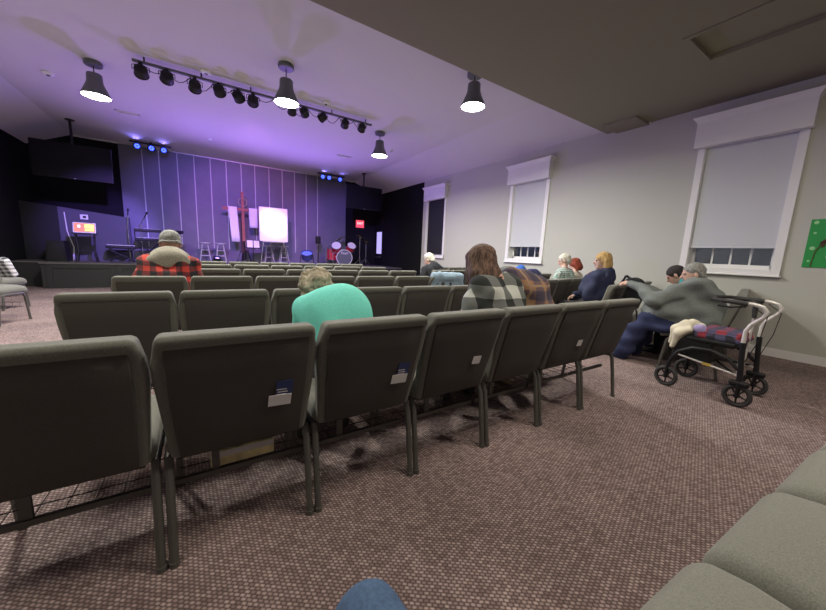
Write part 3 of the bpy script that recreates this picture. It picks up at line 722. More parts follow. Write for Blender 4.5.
sitter('person in brown plaid jacket bent over beside the long-haired woman', *cc(0, 5), 'brown_plaid', 'dark_pants', hair=('short', 'hair_dark'), L=26, S=-12, dx=.0, hp=50, bulk=1.0, wr=.018, seed=8, shoe='shoe_tan', headabs=(-.24, .62, .97), tilt=20, hunch=((-.09, .34, .905), (.185, .14, .15)), hands=dict(wrist=[V(-.13, .66, .62), V(.03, .66, .62)], elbow=[V(-.25, .5, .64), V(.12, .5, .64)], dir=[V(.4, .8, -.3), V(-.4, .8, -.3)], up=[V(0, .3, 1), V(0, .3, 1)]))
sitter('man in red and black plaid shirt with grey knit cap and hood', *cc(2, 0), 'red_plaid', 'dark_pants', hair=('beanie', 'hair_grey'), L=18, S=3, dx=.09, neck=8, hp=20, bulk=1.08, hood='hood_grey', wr=.015, seed=11, short=.94, headoff=(0, 0, -.015),
       hands=dict(wrist=[V(-.03, .50, .66), V(.19, .50, .66)], elbow=[V(-.17, .28, .68), V(.33, .28, .68)], dir=[V(.5, .7, -.5), V(-.5, .7, -.5)], up=[V(0, .4, 1), V(0, .4, 1)]))
# right section
sitter('blonde woman in navy jacket raising a hand to her chin', *rc(RB, 0), 'navy_jacket', 'dark_pants', 'skin_pale', hair=('bob', 'hair_blonde'), L=2, dx=.12, py=.15, neck=4, hp=8, hyaw=22, bulk=1.18, short=.88, wr=.022, seed=14, hood='navy_jacket', hunch=((.10, .25, .82), (.2, .19, .2)),
       hands=dict(wrist=[V(.04, .34, .92), V(.2, .52, .68)], dir=[V(.15, -.1, .95), V(-.5, .7, -.5)], up=[V(-.2, .9, -.1), V(0, .4, 1)], curl=.9))
sitter('large man in grey jacket and navy trousers leaning on the chair ahead', *rc(RC, 0), 'grey_jacket', 'navy_pants', 'skin_pale', hair=('short', 'hair_grey'), L=22, dx=-.03, py=.17, hp=14, hyaw=20, bulk=1.42, short=.89, wr=.034, seed=17, collar=1, headabs=(-.08, .345, 1.095), hunch=((-.04, .40, .675), (.30, .37, .23)),
       legs=dict(knee=[V(-.22, .70, .50), V(.14, .68, .50)], ankle=[V(-.18, .90, .09), V(.12, .84, .09)]), hands=dict(wrist=[V(-.11, .93, .93), V(.0, .93, .93)], elbow=[V(-.32, .62, .78), V(.27, .62, .78)], dir=[V(.55, .75, .1), V(-.55, .75, .1)], up=[V(-.3, .1, 1), V(.3, .1, 1)], curl=.9))
sitter('dark-haired person in teal top bowed beside the grey-jacketed man', *rc(RC, 1), 'teal_cloth', 'dark_pants', hair=('short', 'hair_dark'), L=34, S=6, dx=.05, hp=40, bulk=1.1, seed=19, headabs=(.08, .585, 1.055))
sitter('white-haired man in green and white checked shirt by the wall', *rc(RA, 2), 'green_check', 'dark_pants', 'skin_pale', hair=('short', 'hair_white'), L=6, dx=.10, py=.16, neck=10, hp=22, hyaw=15, bulk=1.08, short=.86, headoff=(.04, -.02, 0), seed=21)
sitter('red-haired woman in cream top sitting against the wall', *rc(RA, 3), 'cream_cloth', 'dark_pants', 'skin_pale', hair=('bob', 'hair_red'), L=8, dx=.10, py=.16, neck=10, hp=28, hyaw=5, bulk=1.0, short=.73, headoff=(.04, -.02, 0), seed=23)
sitter('white-haired man in black hooded jacket near the black curtain wall', *rc(RE, 0), 'black_jacket', 'dark_pants', 'skin_pale', hair=('short', 'hair_white'), L=16, dx=.10, neck=18, hp=30, hyaw=20, bulk=1.2, size=1.08, hood='black_jacket', short=.66, seed=25)
# the photographer: only a knee shows
sitter('photographer in blue jeans, only one knee in view', .19, -.275, -.05, 'black_jacket', 'jeans', hair=('short', 'hair_dark'), L=-14, dx=.0, neck=24, hp=8, bulk=1.0, seed=27, py=.24, legs=dict(knee=[V(-.22, .46, .47), V(-.015, .725, .495)], ankle=[V(-.22, .36, .09), V(-.01, .85, .09)]),
       hands=dict(wrist=[V(-.12, .42, .66), V(.10, .36, .66)], dir=[V(.5, .5, -.2), V(-.5, .5, -.2)], up=[V(0, -.3, 1), V(0, -.3, 1)]), headoff=(-.08, .0, .0))

# ------------------------------------------------------------------ hanging lamps
def pendant(px, py, rimpx, rimpy, label):
    c0 = onZ(px, py, ZC-.02) if px else Vector((-1.33, 4.33, ZC)); rz = onY(rimpx, rimpy, c0.y).z if px else 3.62
    o = empty('pendant_lamp', (c0.x, c0.y, ZC), 0, label, 'lamp', 'bell-shaped hanging lamps')
    h = rz-ZC
    MB().lathe([(.0, 0), (.115, 0), (.12, -.012), (.12, -.055), (.11, -.065), (0, -.066)], 24).build('canopy', 'lamp_shell', o)
    MB().cyl((0, 0, -.06), (0, 0, h+.35), .008, 8).build('cord', 'black_plastic', o)
    t = h+.35
    MB().lathe([(.0, t), (.092, t-.005), (.10, t-.02), (.104, t-.12), (.115, t-.16), (.15, t-.24), (.182, t-.31), (.192, t-.35), (.186, t-.35), (.172, t-.3), (.13, t-.2), (.09, t-.15), (0, t-.15)], 28).build('shade', 'lamp_shell', o)
    MB().lathe([(0, h+.012), (.12, h+.010), (.183, h+.02), (.183, h+.006), (.12, h-.008), (0, h-.012)], 28).build('diffuser', 'lamp_glow', o)
    l = bpy.data.lights.new('lamp_light', 'AREA'); l.shape = 'DISK'; l.size = .38; l.energy = PENDANT_W; l.color = (1, .97, .88); l.spread = radians(165)
    lo = bpy.data.objects.new('lamp_light', l); COL.objects.link(lo); lo.parent = o; lo.location = (0, 0, h-.02)
pendant(93, 63, 97, 97, 'bell pendant lamp over the side seats, beside the black spotlight end')
pendant(286, 66, 285, 103, 'bell pendant lamp hanging in front of the spotlight rail')
pendant(475, 74, 475, 108, 'bell pendant lamp hanging beside the lower ceiling edge')
pendant(380, 133, 379, 156, 'bell pendant lamp nearest the exit sign and right screen')
pendant(None, 0, 0, 0, 'bell pendant lamp over the side seats, beside the lower ceiling')

# recessed downlights in the lower ceiling at the back of the room
for x_, y_, e_, lab in ((3.3, -.15, 24, 'recessed square downlight over the photographer\'s row by the window wall'), (1.5, .45, 18, 'recessed square downlight above the photographer'), (-1.1, .6, 15, 'recessed square downlight over the side aisle at the back')):
    o = empty('recessed_light', (x_, y_, ZS), 0, lab, 'light', 'recessed downlights')
    f = MB()
    for a, b in (((-.3, -.3), (.3, -.27)), ((-.3, .27), (.3, .3)), ((-.3, -.27), (-.27, .27)), ((.27, -.27), (.3, .27))): f.b2((*a, -.02), (*b, 0))
    f.build('frame', 'trim_white', o, smooth=False); MB().box((0, 0, -.006), (.54, .54, .01)).build('diffuser', mat('down_glow', (1, 1, 1), .5, emit=(1, .9, .78), es=4) and 'down_glow', o, smooth=False)
    l = bpy.data.lights.new('downlight', 'AREA'); l.shape = 'SQUARE'; l.size = .5; l.energy = e_; l.color = (1, .9, .78); lo = bpy.data.objects.new('downlight', l); COL.objects.link(lo); lo.parent = o; lo.location = (0, 0, -.025)

# ------------------------------------------------------------------ spotlight rail
ra = onZ(133, 61, ZC-.05); rb_ = onZ(374, 122, ZC-.05); YR = (ra.y+rb_.y)/2
rail = empty('light_rail', (0, YR, ZC), 0, 'long black rail on the ceiling carrying stage spotlights', 'rail')
MB().b2((ra.x, -.022, -.10), (rb_.x, .022, -.065)).build('rail_bar', 'lamp_shell', rail, smooth=False)
for k in range(6):
    xx = ra.x+.15+(rb_.x-ra.x-.3)*k/5; MB().cyl((xx, 0, 0), (xx, 0, -.06), .012, 8).build('rail_mount', 'black_metal', rail)
cb = MB()
for k in range(12):
    x0 = ra.x+.1+k*(rb_.x-ra.x-.2)/12; x1 = x0+.33; cb.tube([(x0+(x1-x0)*t_, .02, -.10-.17*sin(pi*t_)*(.5+.5*((k*7) % 5)/4)) for t_ in np.linspace(0, 1, 7)], .006, 5)
cb.build('cable', 'black_plastic', rail)
parpx = [(141, 71), (167, 77), (195, 86), (219, 90), (238, 96), (253, 100.5), (292, 110), (304, 112), (323, 117), (345, 123.5), (362, 127.5)]
aims = [(-2.3, 12.6, 1.5), (.2, 13, 2), (1.1, 13, 1.8), (2.1, 12.3, 1.9), (3, 13, 1.6), (1.6, 13, 2.2), (3.6, 13, 1.5), (4.5, 12.4, 1.3), (-.2, 13, 1.6), (3, 13, 2), (5, 12.6, 1.4)]
WASH = [(.30, .17, 1), (.26, .17, 1), (1, .32, .62), (1, .97, 1), (.7, .38, .95), (.62, .22, .85), (.55, .34, 1), (.32, .18, 1), (.45, .3, 1), (.6, .35, 1), (.42, .28, 1)]
for k, (x_, y_) in enumerate(parpx):
    p = onY(x_, y_, YR); o = empty('stage_spotlight', p, 0, 'black can spotlight hanging from the ceiling rail', 'spotlight', 'spotlights on the rail')
    o['label'] = 'black can spotlight on the rail, ' + ['first', 'second', 'third', 'fourth', 'fifth', 'sixth', 'seventh', 'eighth', 'ninth', 'tenth', 'eleventh'][k] + ' from the side-seat end'
    d = (Vector(aims[k])-p).normalized(); d = Vector((d.x*.7+random.uniform(-.25, .25), d.y, d.z*1.1)).normalized()
    M = align(d, (0, 0, 0)); R_ = .092 if k < 6 else .08
    MB().lathe([(0, -.075), (R_*.5, -.072), (R_*.92, -.05), (R_, -.02), (R_, .06), (R_*1.08, .065), (R_*1.08, .075), (R_*.9, .075), (R_*.85, .03), (0, .02)], 18, M).build('can', 'black_metal', o)
    y0 = (ZC-.10)-p.z; side = Vector((1, 0, 0)); g = MB()
    g.tube([(-R_-.015, 0, 0), (-R_-.015, 0, min(.1, y0*.6)), (-.02, 0, y0-.02), (.02, 0, y0-.02), (R_+.015, 0, min(.1, y0*.6)), (R_+.015, 0, 0)], .007, 6); g.build('yoke', 'black_metal', o)
    MB().box((0, 0, y0-.015), (.05, .07, .05)).build('clamp', 'black_metal', o)
    if k in (0, 1, 3, 5, 7):
        if k == 3: spot('spot_beam', p+d*.11, (2.1, 12.2, 1.95), WASH[3], STAGE['board'], 11, .3).parent = None
        else: spot('spot_beam', p+d*.11, aims[k], WASH[k], STAGE['wash']*(2.2 if k == 0 else 1), 28 if k == 0 else 50, .7)

# ------------------------------------------------------------------ blue lights by the stage ceiling
mat('led_blue', (.1, .1, .4), .3, emit=(.01, .04, 1), es=1.3); mat('led_core', (.3, .3, .6), .3, emit=(.12, .2, 1), es=1.8)
def led_bar(pts, Yp, label):
    ps = [onY(x, y, Yp) for x, y in pts]; c0 = (ps[0]+ps[-1])/2
    o = empty('stage_light_bar', (c0.x, c0.y, ZC), 0, label, 'stage light', 'blue light bars')
    MB().box((0, 0, -.05), (ps[-1].x-ps[0].x+.35, .04, .04)).build('bar', 'black_metal', o)
    MB().cyl((0, 0, -.04), (0, 0, 0), .02, 8).build('mount', 'black_metal', o)
    for q in ps:
        l = q-Vector((c0.x, c0.y, ZC)); l.z = min(l.z, -.16); d = Vector((-.15-.25*(l.x), -1, -.12)).normalized(); M = align(d, l)
        h = MB().lathe([(0, -.12), (.06, -.11), (.085, -.06), (.085, .06), (.09, .07), (.075, .07), (.07, .05), (0, .045)], 16, M).build('lamp_head', 'black_metal', o)
        MB().lathe([(0, .062), (.07, .055), (.07, .05), (0, .05)], 16, M).build('lens', 'led_blue', h)
        g = MB()
        for a_ in range(6): g.lathe([(0, .070), (.014, .066), (.014, .06), (0, .06)], 8, M @ Matrix.Translation((.042*cos(a_*pi/3), .042*sin(a_*pi/3), 0)))
        g.build('diode', 'led_core', h)
        MB().tube([(l.x-.1, 0, -.05), (l.x-.1, l.y, l.z), (l.x-.1, l.y, l.z)], .006, 5).build('yoke', 'black_metal', o)
    for q in (ps[0], ps[-1]):
        spot('led_beam', q+Vector((0, -.12, -.02)), q+Vector((0, -3, -1.3)), (.26, .2, 1), STAGE['led'], 100, 1, .08)
led_bar([(137, 140), (151.5, 141), (164, 144)], 12.7, 'trio of blue lights on the ceiling above the keyboards')
led_bar([(322.5, 171), (329, 172), (340, 174)], 12.7, 'trio of blue lights on the ceiling above the drums')

# ------------------------------------------------------------------ hanging screens
def tv(px, py, topz, label):
    c0 = onZ(px, py, ZC); o = empty('hanging_screen', (c0.x, c0.y, ZC), 0, label, 'television', 'large screens hung from poles')
    t = topz-ZC
    MB().cyl((0, 0, 0), (0, 0, t-.3), .028, 10).build('pole', 'black_metal', o); MB().lathe([(0, 0), (.09, 0), (.09, -.02), (.03, -.03), (0, -.03)], 14).build('ceiling_plate', 'black_metal', o)
    MB().rbox((0, -.07, t-.41), (1.44, .06, .83), .012).build('screen_body', 'black_plastic', o)
    MB().box((0, -.102, t-.405), (1.41, .004, .79)).build('screen_face', 'screen_black', o)
    MB().box((0, -.104, t-.815), (.03, .004, .008)).build('power_light', 'white_paper', o)
    MB().box((0, -.02, t-.4), (.3, .06, .3)).build('wall_bracket', 'black_metal', o)
tv(69.5, 119.5, onY(45, 139.2, 11.6).z, 'black screen hung on a pole over the tablet stand')
tv(364, 173.5, onY(372, 189, 11.9).z, 'black screen hung on a pole above the exit sign')
# ceiling vents and detectors
def vent(px, py, w_, l_, label):
    c0 = onZ(px, py, ZC); o = empty('ceiling_vent', (c0.x, c0.y, ZC), 0, label, 'vent', 'ceiling vents')
    f = MB(); t = .03
    for a, b in (((-l_, -w_), (l_, -w_+t)), ((-l_, w_-t), (l_, w_)), ((-l_, -w_), (-l_+t, w_)), ((l_-t, -w_), (l_, w_))): f.b2((*a, -.012), (*b, 0))
    f.build('frame', 'trim_white', o, smooth=False)
    for k in range(5):
        y_ = -w_+t+(2*w_-2*t)*(k+.5)/5; MB().box((0, y_, -.006), (2*l_-2*t, .012, .004), Matrix.Rotation(.6, 3, 'X')).build('slat', 'trim_white', o, smooth=False)
vent(128, 113, .09, .22, 'white ceiling vent near the pendant over the side seats'); vent(344, 156, .09, .22, 'white ceiling vent above the drum kit')
def detector(px, py, label, r=.08):
    c0 = onZ(px, py, ZC); o = empty('smoke_detector', (c0.x, c0.y, ZC), 0, label, 'detector', 'ceiling discs')
    MB().lathe([(0, 0), (r, 0), (r, -.02), (r*.8, -.04), (0, -.045)], 18).build('housing', 'trim_white', o); MB().lathe([(0, -.045), (r*.35, -.045), (r*.3, -.055), (0, -.056)], 12).build('sensor', 'lamp_shell', o)
detector(48, 72.5, 'round white detector on the ceiling over the side seats'); detector(206, 71, 'round detector on the ceiling above the spotlight rail'); detector(326, 102, 'round detector on the ceiling between the rail and the near pendant'); detector(209.5, 139, 'small white disc on the ceiling above the stage battens', .06); detector(391, 150, 'small disc on the ceiling beside the pendant near the screen', .05)

# ------------------------------------------------------------------ stage furnishings (z = ZST deck)
def onstage(px, Yp): return onY(px, 255, Yp).x
# cross with draped cloth
mat('cross_wood', (.30, .10, .07), .7, nscale=20, namp=.25); mat('white_cloth', (.72, .70, .74), .9)
Yc = 12.75; t_ = onY(242, 192, Yc); cx = t_.x; ck = empty('standing_cross', (cx, Yc, ZST), 0, 'tall reddish wooden cross on a black stand, white cloth draped', 'cross')
top = t_.z-ZST; arm = onY(240, 209.5, Yc).z-ZST
MB().box((0, 0, (top+.35)/2), (.085, .07, top-.35)).build('upright', 'cross_wood', ck, smooth=False)
xl = onY(222.5, 208, Yc).x-cx; xr = onY(258, 211, Yc).x-cx
MB().b2((xl, -.045, arm-.045), (xr, -.035+.0, arm+.045)).build('crossbar', 'cross_wood', ck, smooth=False)
sg = MB()
for a_ in (.25, 1.8, 3.4, 5.): sg.tube([(0, 0, .42), (.12*cos(a_), .12*sin(a_), .40), (.24*cos(a_), .24*sin(a_), .02)], .018, 6)
sg.cyl((0, 0, .1), (0, 0, .75), .05, 10); sg.build('base_stand', 'black_metal', ck)
MB().torus(Matrix.Translation((0, -.05, top-.34)) @ Matrix.Rotation(pi/2, 4, 'X'), .13, .012, 24, 6).build('crown', mat('x1', (.35, .28, .2), .8) and 'x1', ck)
def drape(x0, x1, ztop, zbot, skew):
    g = MB(); n_ = 10; vs = []; fs = []
    prof = [(.02, ztop-.35), (.03, ztop), (0, ztop+.025), (-.06, ztop+.02), (-.075, ztop-.04)]+[(-.075-.008*i, ztop-.04-(ztop-.04-zbot)*(i/5)) for i in range(1, 6)]
    for j, (y_, z_) in enumerate(prof):
        for i in range(n_+1):
            u_ = i/n_; k_ = max(0, (j-4)/5); vs.append((x0+(x1-x0)*u_+skew*k_, y_-.012*cos(u_*9)*k_, z_))
    for j in range(len(prof)-1):
        for i in range(n_): q = j*(n_+1)+i; fs.append((q, q+1, q+n_+2, q+n_+1))
    g.add(vs, fs); o = g.build('cloth_drape', 'white_cloth', ck)
    md = o.modifiers.new('solid', 'SOLIDIFY'); md.thickness = .006
drape(onY(228.5, 215, Yc).x-cx, onY(237, 215, Yc).x-cx, arm+.05, onY(233, 241.5, Yc).z-ZST, .06); drape(onY(249, 215, Yc).x-cx, onY(257, 215, Yc).x-cx, arm+.05, onY(253, 228, Yc).z-ZST, .0)
# white board on an easel
Ye = 12.1; a = onY(258.5, 207, Ye); b = onY(287.5, 242, Ye); ex = (a.x+b.x)/2
es = empty('easel', (ex, Ye, ZST), 0, 'silver easel standing in front of two stools on stage', 'easel')
hw = (b.x-a.x)/2; zb = onY(272, 241.5, Ye).z-ZST; zt = a.z-ZST+.02
for sx in (-1, 1): MB().tube([(sx*hw*.12, .02, zt), (sx*hw*.72, -.02, zb), (sx*hw*.98, -.06, .0)], .014, 6).build('leg', 'alu', es)
MB().tube([(0, .05, zt), (0, .6, 0)], .014, 6).build('leg', 'alu', es); MB().box((0, -.05, zb-.012), (hw*1.6, .06, .02)).build('ledge', 'alu', es)
bo = empty('white_board', (ex, Ye-.05, ZST+zb), 0, 'bright white blank board resting on the easel', 'board')
MB().box((0, 0, (zt-zb)/2), (2*hw, .018, zt-zb)).build('panel', mat('x2', (.92, .92, .92), .5) and 'x2', bo, smooth=False)
fr = MB(); T_ = zt-zb
for q0, q1 in (((-hw, 0), (-hw+.02, T_)), ((hw-.02, 0), (hw, T_)), ((-hw, 0), (hw, .02)), ((-hw, T_-.02), (hw, T_))): fr.b2((q0[0], -.014, q0[1]), (q1[0], -.009, q1[1]))
fr.build('rim', 'white_paper', bo, smooth=False)
# stools
def stool(px, Yp, label):
    o = empty('wooden_stool', (onstage(px, Yp), Yp, ZST), 0, label, 'stool', 'tall stools on the stage')
    MB().lathe([(0, .60), (.16, .60), (.17, .615), (.17, .635), (.155, .648), (0, .65)], 18).build('seat', 'silver_paint', o)
    for a_ in range(4):
        an = pi/4+a_*pi/2; MB().tube([(.10*cos(an), .10*sin(an), .61), (.22*cos(an), .22*sin(an), 0)], .017, 6).build('leg', 'silver_paint', o)
    for z_, r_ in ((.22, .176), (.40, .142)):
        ps = [(r_*cos(pi/4+i*pi/2), r_*sin(pi/4+i*pi/2), z_) for i in range(5)]
        for i in range(4): MB().tube([ps[i], ps[i+1]], .011, 6).build('rung', 'silver_paint', o)
stool(205.5, 12.7, 'pale stool between the keyboards and the other stool'); stool(221, 12.7, 'pale stool next to the standing cross'); stool(269, 12.95, 'pale stool behind the easel, on the cross side'); stool(284, 12.95, 'pale stool behind the easel, on the drum side')
# music stand with papers beside the cross
def music_stand(px, Yp, h, label, dark=True, paper=False, tilt=.9):
    o = empty('music_stand', (onstage(px, Yp), Yp, ZST), 0, label, 'music stand', 'music stands')
    MB().cyl((0, 0, .08), (0, 0, h), .012, 8).build('pole', 'black_metal' if dark else 'alu', o)
    for k in range(3): MB().tube([(0, 0, .12), (.25*cos(k*2.1), .25*sin(k*2.1), .0)], .009, 6).build('foot', 'black_metal', o)
    R_ = Matrix.Rotation(-tilt, 3, 'X')
    d_ = MB().box((0, 0, h+.04), (.46, .012, .30), R_).build('desk', 'black_metal', o); MB().box((0, -.045, h-.08), (.46, .05, .012)).build('lip', 'black_metal', o)
    if paper:
        for sx in (-1, 1): MB().box((sx*.10, -.03, h+.04), (.17, .004, .24), R_).build('sheet', 'white_paper', d_, smooth=False)
music_stand(253.5, 12.3, .62, 'music stand with two white sheets beside the cross', True, True, .2)
music_stand(175.5, 12.2, .86, 'black music stand with flat desk next to the keyboards', True, False, 1.25)
# keyboards
def keyboard(px, Yp, h, w_, label, tiers=1):
    o = empty('keyboard_stand', (onstage(px, Yp), Yp, ZST), .1, label.replace('keyboard', 'X-shaped keyboard stand under keyboard', 1) if False else 'black folding X stand under the '+label, 'stand', 'keyboard stands')
    for sy in (-.14, .14):
        MB().tube([(-.24, sy, .03), (.24, sy, h-.03)], .016, 6).build('brace', 'black_metal', o); MB().tube([(.24, sy, .03), (-.24, sy, h-.03)], .016, 6).build('brace', 'black_metal', o)
    for sx in (-.24, .24): MB().cyl((sx, -.2, .02), (sx, .2, .02), .02, 8).build('foot_bar', 'black_metal', o); MB().cyl((sx, -.17, h-.02), (sx, .17, h-.02), .02, 8).build('arm_bar', 'black_metal', o)
    for t_ in range(tiers):
        z_ = h+t_*.26; k = empty('keyboard', (o.location.x, Yp, ZST+z_), .1, ('upper ' if t_ else '')+label, 'keyboard', 'keyboards on the stage')
        MB().rbox((0, 0, .045), (w_, .30, .09), .015).build('case', 'black_plastic', k)
        MB().box((0, .06, .094), (w_*.94, .14, .01)).build('white_keys', 'white_paper', k)
        g = MB()
        for i in range(14):
            if i % 7 not in (2, 6): g.box((-w_*.44+w_*.88*i/13, .09, .104), (.018, .08, .012))
        g.build('black_keys', 'black_plastic', k, smooth=False)
        if t_ == 0 and tiers > 1:
            for sx in (-.38, .38): MB().cyl((sx*.8, .1, .08), (sx*.8, .1, .26), .012, 6).build('tier_post', 'black_metal', k)
keyboard(122, 12.1, .36, .62, 'low dark keyboard by the partition', 1)
keyboard(150, 12.35, .60, .62, 'two-tier keyboard beside the microphone stand', 2)
# drum-pad module and case on the low keyboard
def mic_stand(px, Yp, h, boom, label):
    o = empty('microphone_stand', (onstage(px, Yp), Yp, ZST), 0, label, 'microphone stand', 'microphone stands')
    MB().cyl((0, 0, .05), (0, 0, h), .011, 8).build('pole', 'chrome', o)
    for k in range(3): MB().tube([(0, 0, .14), (.26*cos(.5+k*2.1), .26*sin(.5+k*2.1), .0)], .009, 6).build('foot', 'black_metal', o)
    e = Vector((boom[0], boom[1], h+boom[2])); MB().tube([Vector((0, 0, h))-(e-Vector((0, 0, h)))*.25, e], .008, 6).build('boom', 'chrome', o)
    M = align((e-Vector((0, 0, h))), e); MB().lathe([(0, -.02), (.012, -.02), (.016, .10), (.026, .11), (.028, .14), (.02, .165), (0, .17)], 10, M).build('microphone', 'black_plastic', o)
mic_stand(143, 12.2, 1.05, (.12, -.1, .22), 'microphone stand rising in front of the two-tier keyboard')
mic_stand(130, 12.15, .98, (.03, 0, .32), 'straight microphone stand at the end of the partition')
mic_stand(326, 12.2, .72, (.45, .1, .22), 'boom microphone stand leaning over the drums')
mic_stand(181, 12.6, .55, (-.35, 0, .1), 'low boom stand between music stand and stools')
# tablet on tall stand
p0 = onY(85, 233, 11.7); o = empty('tablet_stand', (p0.x, 11.7, ZST), .12, 'tall thin black table under the glowing tablet screen', 'stand'); hz_ = p0.z-ZST
MB().box((0, 0, hz_-.02), (.46, .34, .03)).build('tray', 'black_metal', o)
for sx in (-1, 1):
    for sy in (-1, 1): MB().tube([(sx*.17, sy*.1, hz_-.03), (sx*.15, sy*.09, hz_*.35), (sx*(.17+.02), sy*.2, 0)], .016, 6).build('leg', 'black_metal', o)
MB().box((0, 0, hz_*.38), (.32, .02, .02)).build('crossbar', 'black_metal', o)
tb = empty('tablet', (p0.x, 11.68, ZST+hz_), .12, 'tablet glowing red and yellow on the tall black stand', 'tablet'); R_ = Matrix.Rotation(-.35, 3, 'X'); U_ = R_ @ Vector((0, 0, 1)); Nn = R_ @ Vector((0, -1, 0))
MB().rbox(U_*.14, (.42, .02, .27), .008, R_).build('body', 'white_paper', tb)
for nm, cx_, cz_, w_, h_, col in (('ground', 0, .14, .39, .24, (.25, .12, .05)), ('red_tile', -.09, .13, .16, .20, (.75, .10, .05)), ('white_tile', -.10, .17, .05, .06, (1, .9, .8)), ('yellow_tile', .09, .18, .17, .10, (.85, .6, .08)), ('green_tile', .09, .08, .17, .06, (.35, .42, .06))):
    mat('screen_'+nm, col, .4, emit=col, es=1.0); off = .0105 if nm == 'ground' else .0125 if nm != 'white_tile' else .014
    MB().box(U_*cz_+Nn*off+Vector((cx_, 0, 0)), (w_, .002, h_), R_).build(nm, 'screen_'+nm, tb, smooth=False)
# floor speaker on the stage edge
a = onY(47, 240, 11.9); b = onY(70, 262, 11.9); o = empty('stage_speaker', ((a.x+b.x)/2, 11.9, ZST), 0, 'dark cabinet speaker on the stage beside the tablet stand', 'speaker'); w_ = b.x-a.x; h_ = a.z-ZST
MB().add([(-w_/2, -.22, 0), (w_/2, -.22, 0), (w_/2, .22, 0), (-w_/2, .22, 0), (-w_*.42, -.17, h_), (w_*.42, -.17, h_), (w_*.42, .2, h_), (-w_*.42, .2, h_)], [(3, 2, 1, 0), (4, 5, 6, 7), (0, 1, 5, 4), (1, 2, 6, 5), (2, 3, 7, 6), (3, 0, 4, 7)]).build('cabinet', 'black_plastic', o, smooth=False)
MB().box((0, -.205, h_*.5), (w_*.72, .012, h_*.82), Matrix.Rotation(-.09, 3, 'X')).build('grille', 'black_metal', o)
cbp = onY(60, 211, 12.2); tag(MB().tube([(cbp.x, 12.49, cbp.z), (cbp.x+.02, 12.48, cbp.z-.5), (cbp.x+.12, 12.45, ZST+.35), (cbp.x+.1, 12.4, ZST+.004)], .012, 6).build('hanging_cable', 'white_paper'), 'thin cable hanging down the partition by the speaker', 'cable')
# blue floor light
mat('par_blue', (.06, .07, .30), .35, emit=(.12, .16, 1), es=.5)
p0 = onY(307, 254, 12.0); o = empty('floor_light', (p0.x, 12.0, ZST), 0, 'round blue floor light on a black bracket between easel and drums', 'stage light')
M = align((-.15, -.45, .85), (0, 0, .34)); MB().lathe([(0, -.2), (.10, -.19), (.19, -.1), (.2, .10), (.21, .12), (.19, .12), (.18, .08), (0, .07)], 22, M).build('housing', mat('x3', (.06, .07, .2), .35) and 'x3', o)
MB().lathe([(0, .085), (.18, .08), (.18, .07), (0, .07)], 22, M).build('lens', 'par_blue', o)
for sx in (-1, 1): MB().tube([(sx*.22, 0, .34), (sx*.24, 0, .06), (sx*.2, .12, .012), (sx*.2, -.14, .012)], .014, 6).build('bracket', 'black_metal', o)
spot('floor_beam', (p0.x-.03, 11.95, ZST+.50), (p0.x-.9, 7.0, ZC+.1), (.36, .19, 1), STAGE['up'], 150, 1, .10)
# a matching light lies low behind the front rows at the cross
o = empty('floor_light', (.35, 11.55, ZST), 0, 'low black floor light hidden behind the front row backs', 'stage light')
M = align((0, -.35, .9), (0, 0, .16)); MB().lathe([(0, -.12), (.08, -.11), (.1, -.05), (.1, .06), (.09, .06), (0, .04)], 18, M).build('housing', 'black_metal', o); MB().lathe([(0, .052), (.085, .05), (.085, .04), (0, .04)], 18, M).build('lens', 'par_blue', o)
MB().tube([(-.11, 0, .16), (-.12, .05, .012), (.12, .05, .012), (.11, 0, .16)], .010, 6).build('bracket', 'black_metal', o)
spot('floor_beam', (.35, 11.5, ZST+.27), (.6, 6.0, ZC+.1), (.36, .19, 1), STAGE['up'], 150, 1, .10)

# drum kit: each drum and stand is a thing
mat('drum_red', (.50, .02, .05), .25, coat=.6); mat('drum_skin', (.62, .58, .6), .5); mat('bass_skin', (.10, .10, .12), .4); mat('cymbal', (.55, .42, .16), .3, metal=1)
def drum(name, c0, d, r, ln, label, skin='drum_skin', legs=0):
    o = empty(name, c0, 0, label, 'drum', 'drum kit'); M = align(d, (0, 0, 0))
    MB().lathe([(r, -ln/2), (r, ln/2)], 26, M).build('shell', 'drum_red', o)
    for z_ in (-ln/2, ln/2): MB().torus(M @ Matrix.Translation((0, 0, z_)), r+.004, .012, 26, 6).build('hoop', 'chrome' if skin != 'bass_skin' else 'white_paper', o)
    MB().lathe([(0, ln/2+.002), (r, ln/2+.002), (r, ln/2-.006), (0, ln/2-.006)], 26, M).build('front_head', skin, o); MB().lathe([(0, -ln/2+.006), (r, -ln/2+.006), (r, -ln/2-.002), (0, -ln/2-.002)], 26, M).build('rear_head', 'drum_skin', o)
    for k in range(8):
        a_ = k*pi/4; MB().tube([M @ Vector(((r+.012)*cos(a_), (r+.012)*sin(a_), -ln/2)), M @ Vector(((r+.012)*cos(a_), (r+.012)*sin(a_), ln/2))], .006, 5).build('tension_rod', 'chrome', o)
    for L_ in legs or []: MB().tube(L_, .009, 6).build('leg', 'chrome', o)
    return o
Yd = 11.9; bd = onY(345, 258, Yd); face = Vector((-.12, -1, 0)).normalized(); rB = .29; bz = ZST+rB+.02
B = drum('bass_drum', (bd.x, Yd+.2, bz), face, rB, .42, 'large bass drum with dark front head and white script', 'bass_skin', [[(-.26, 0, -.1), (-.36, -.05, -.31)], [(.26, 0, -.1), (.36, -.05, -.31)]])
zf = face; xf_ = Vector((0, 0, 1)).cross(zf).normalized(); text('maker_script', 'Pearl', .13, 'white_paper', basis(xf_, Vector((0, 0, 1)), zf, zf*.217+Vector((0, 0, .17))), B)
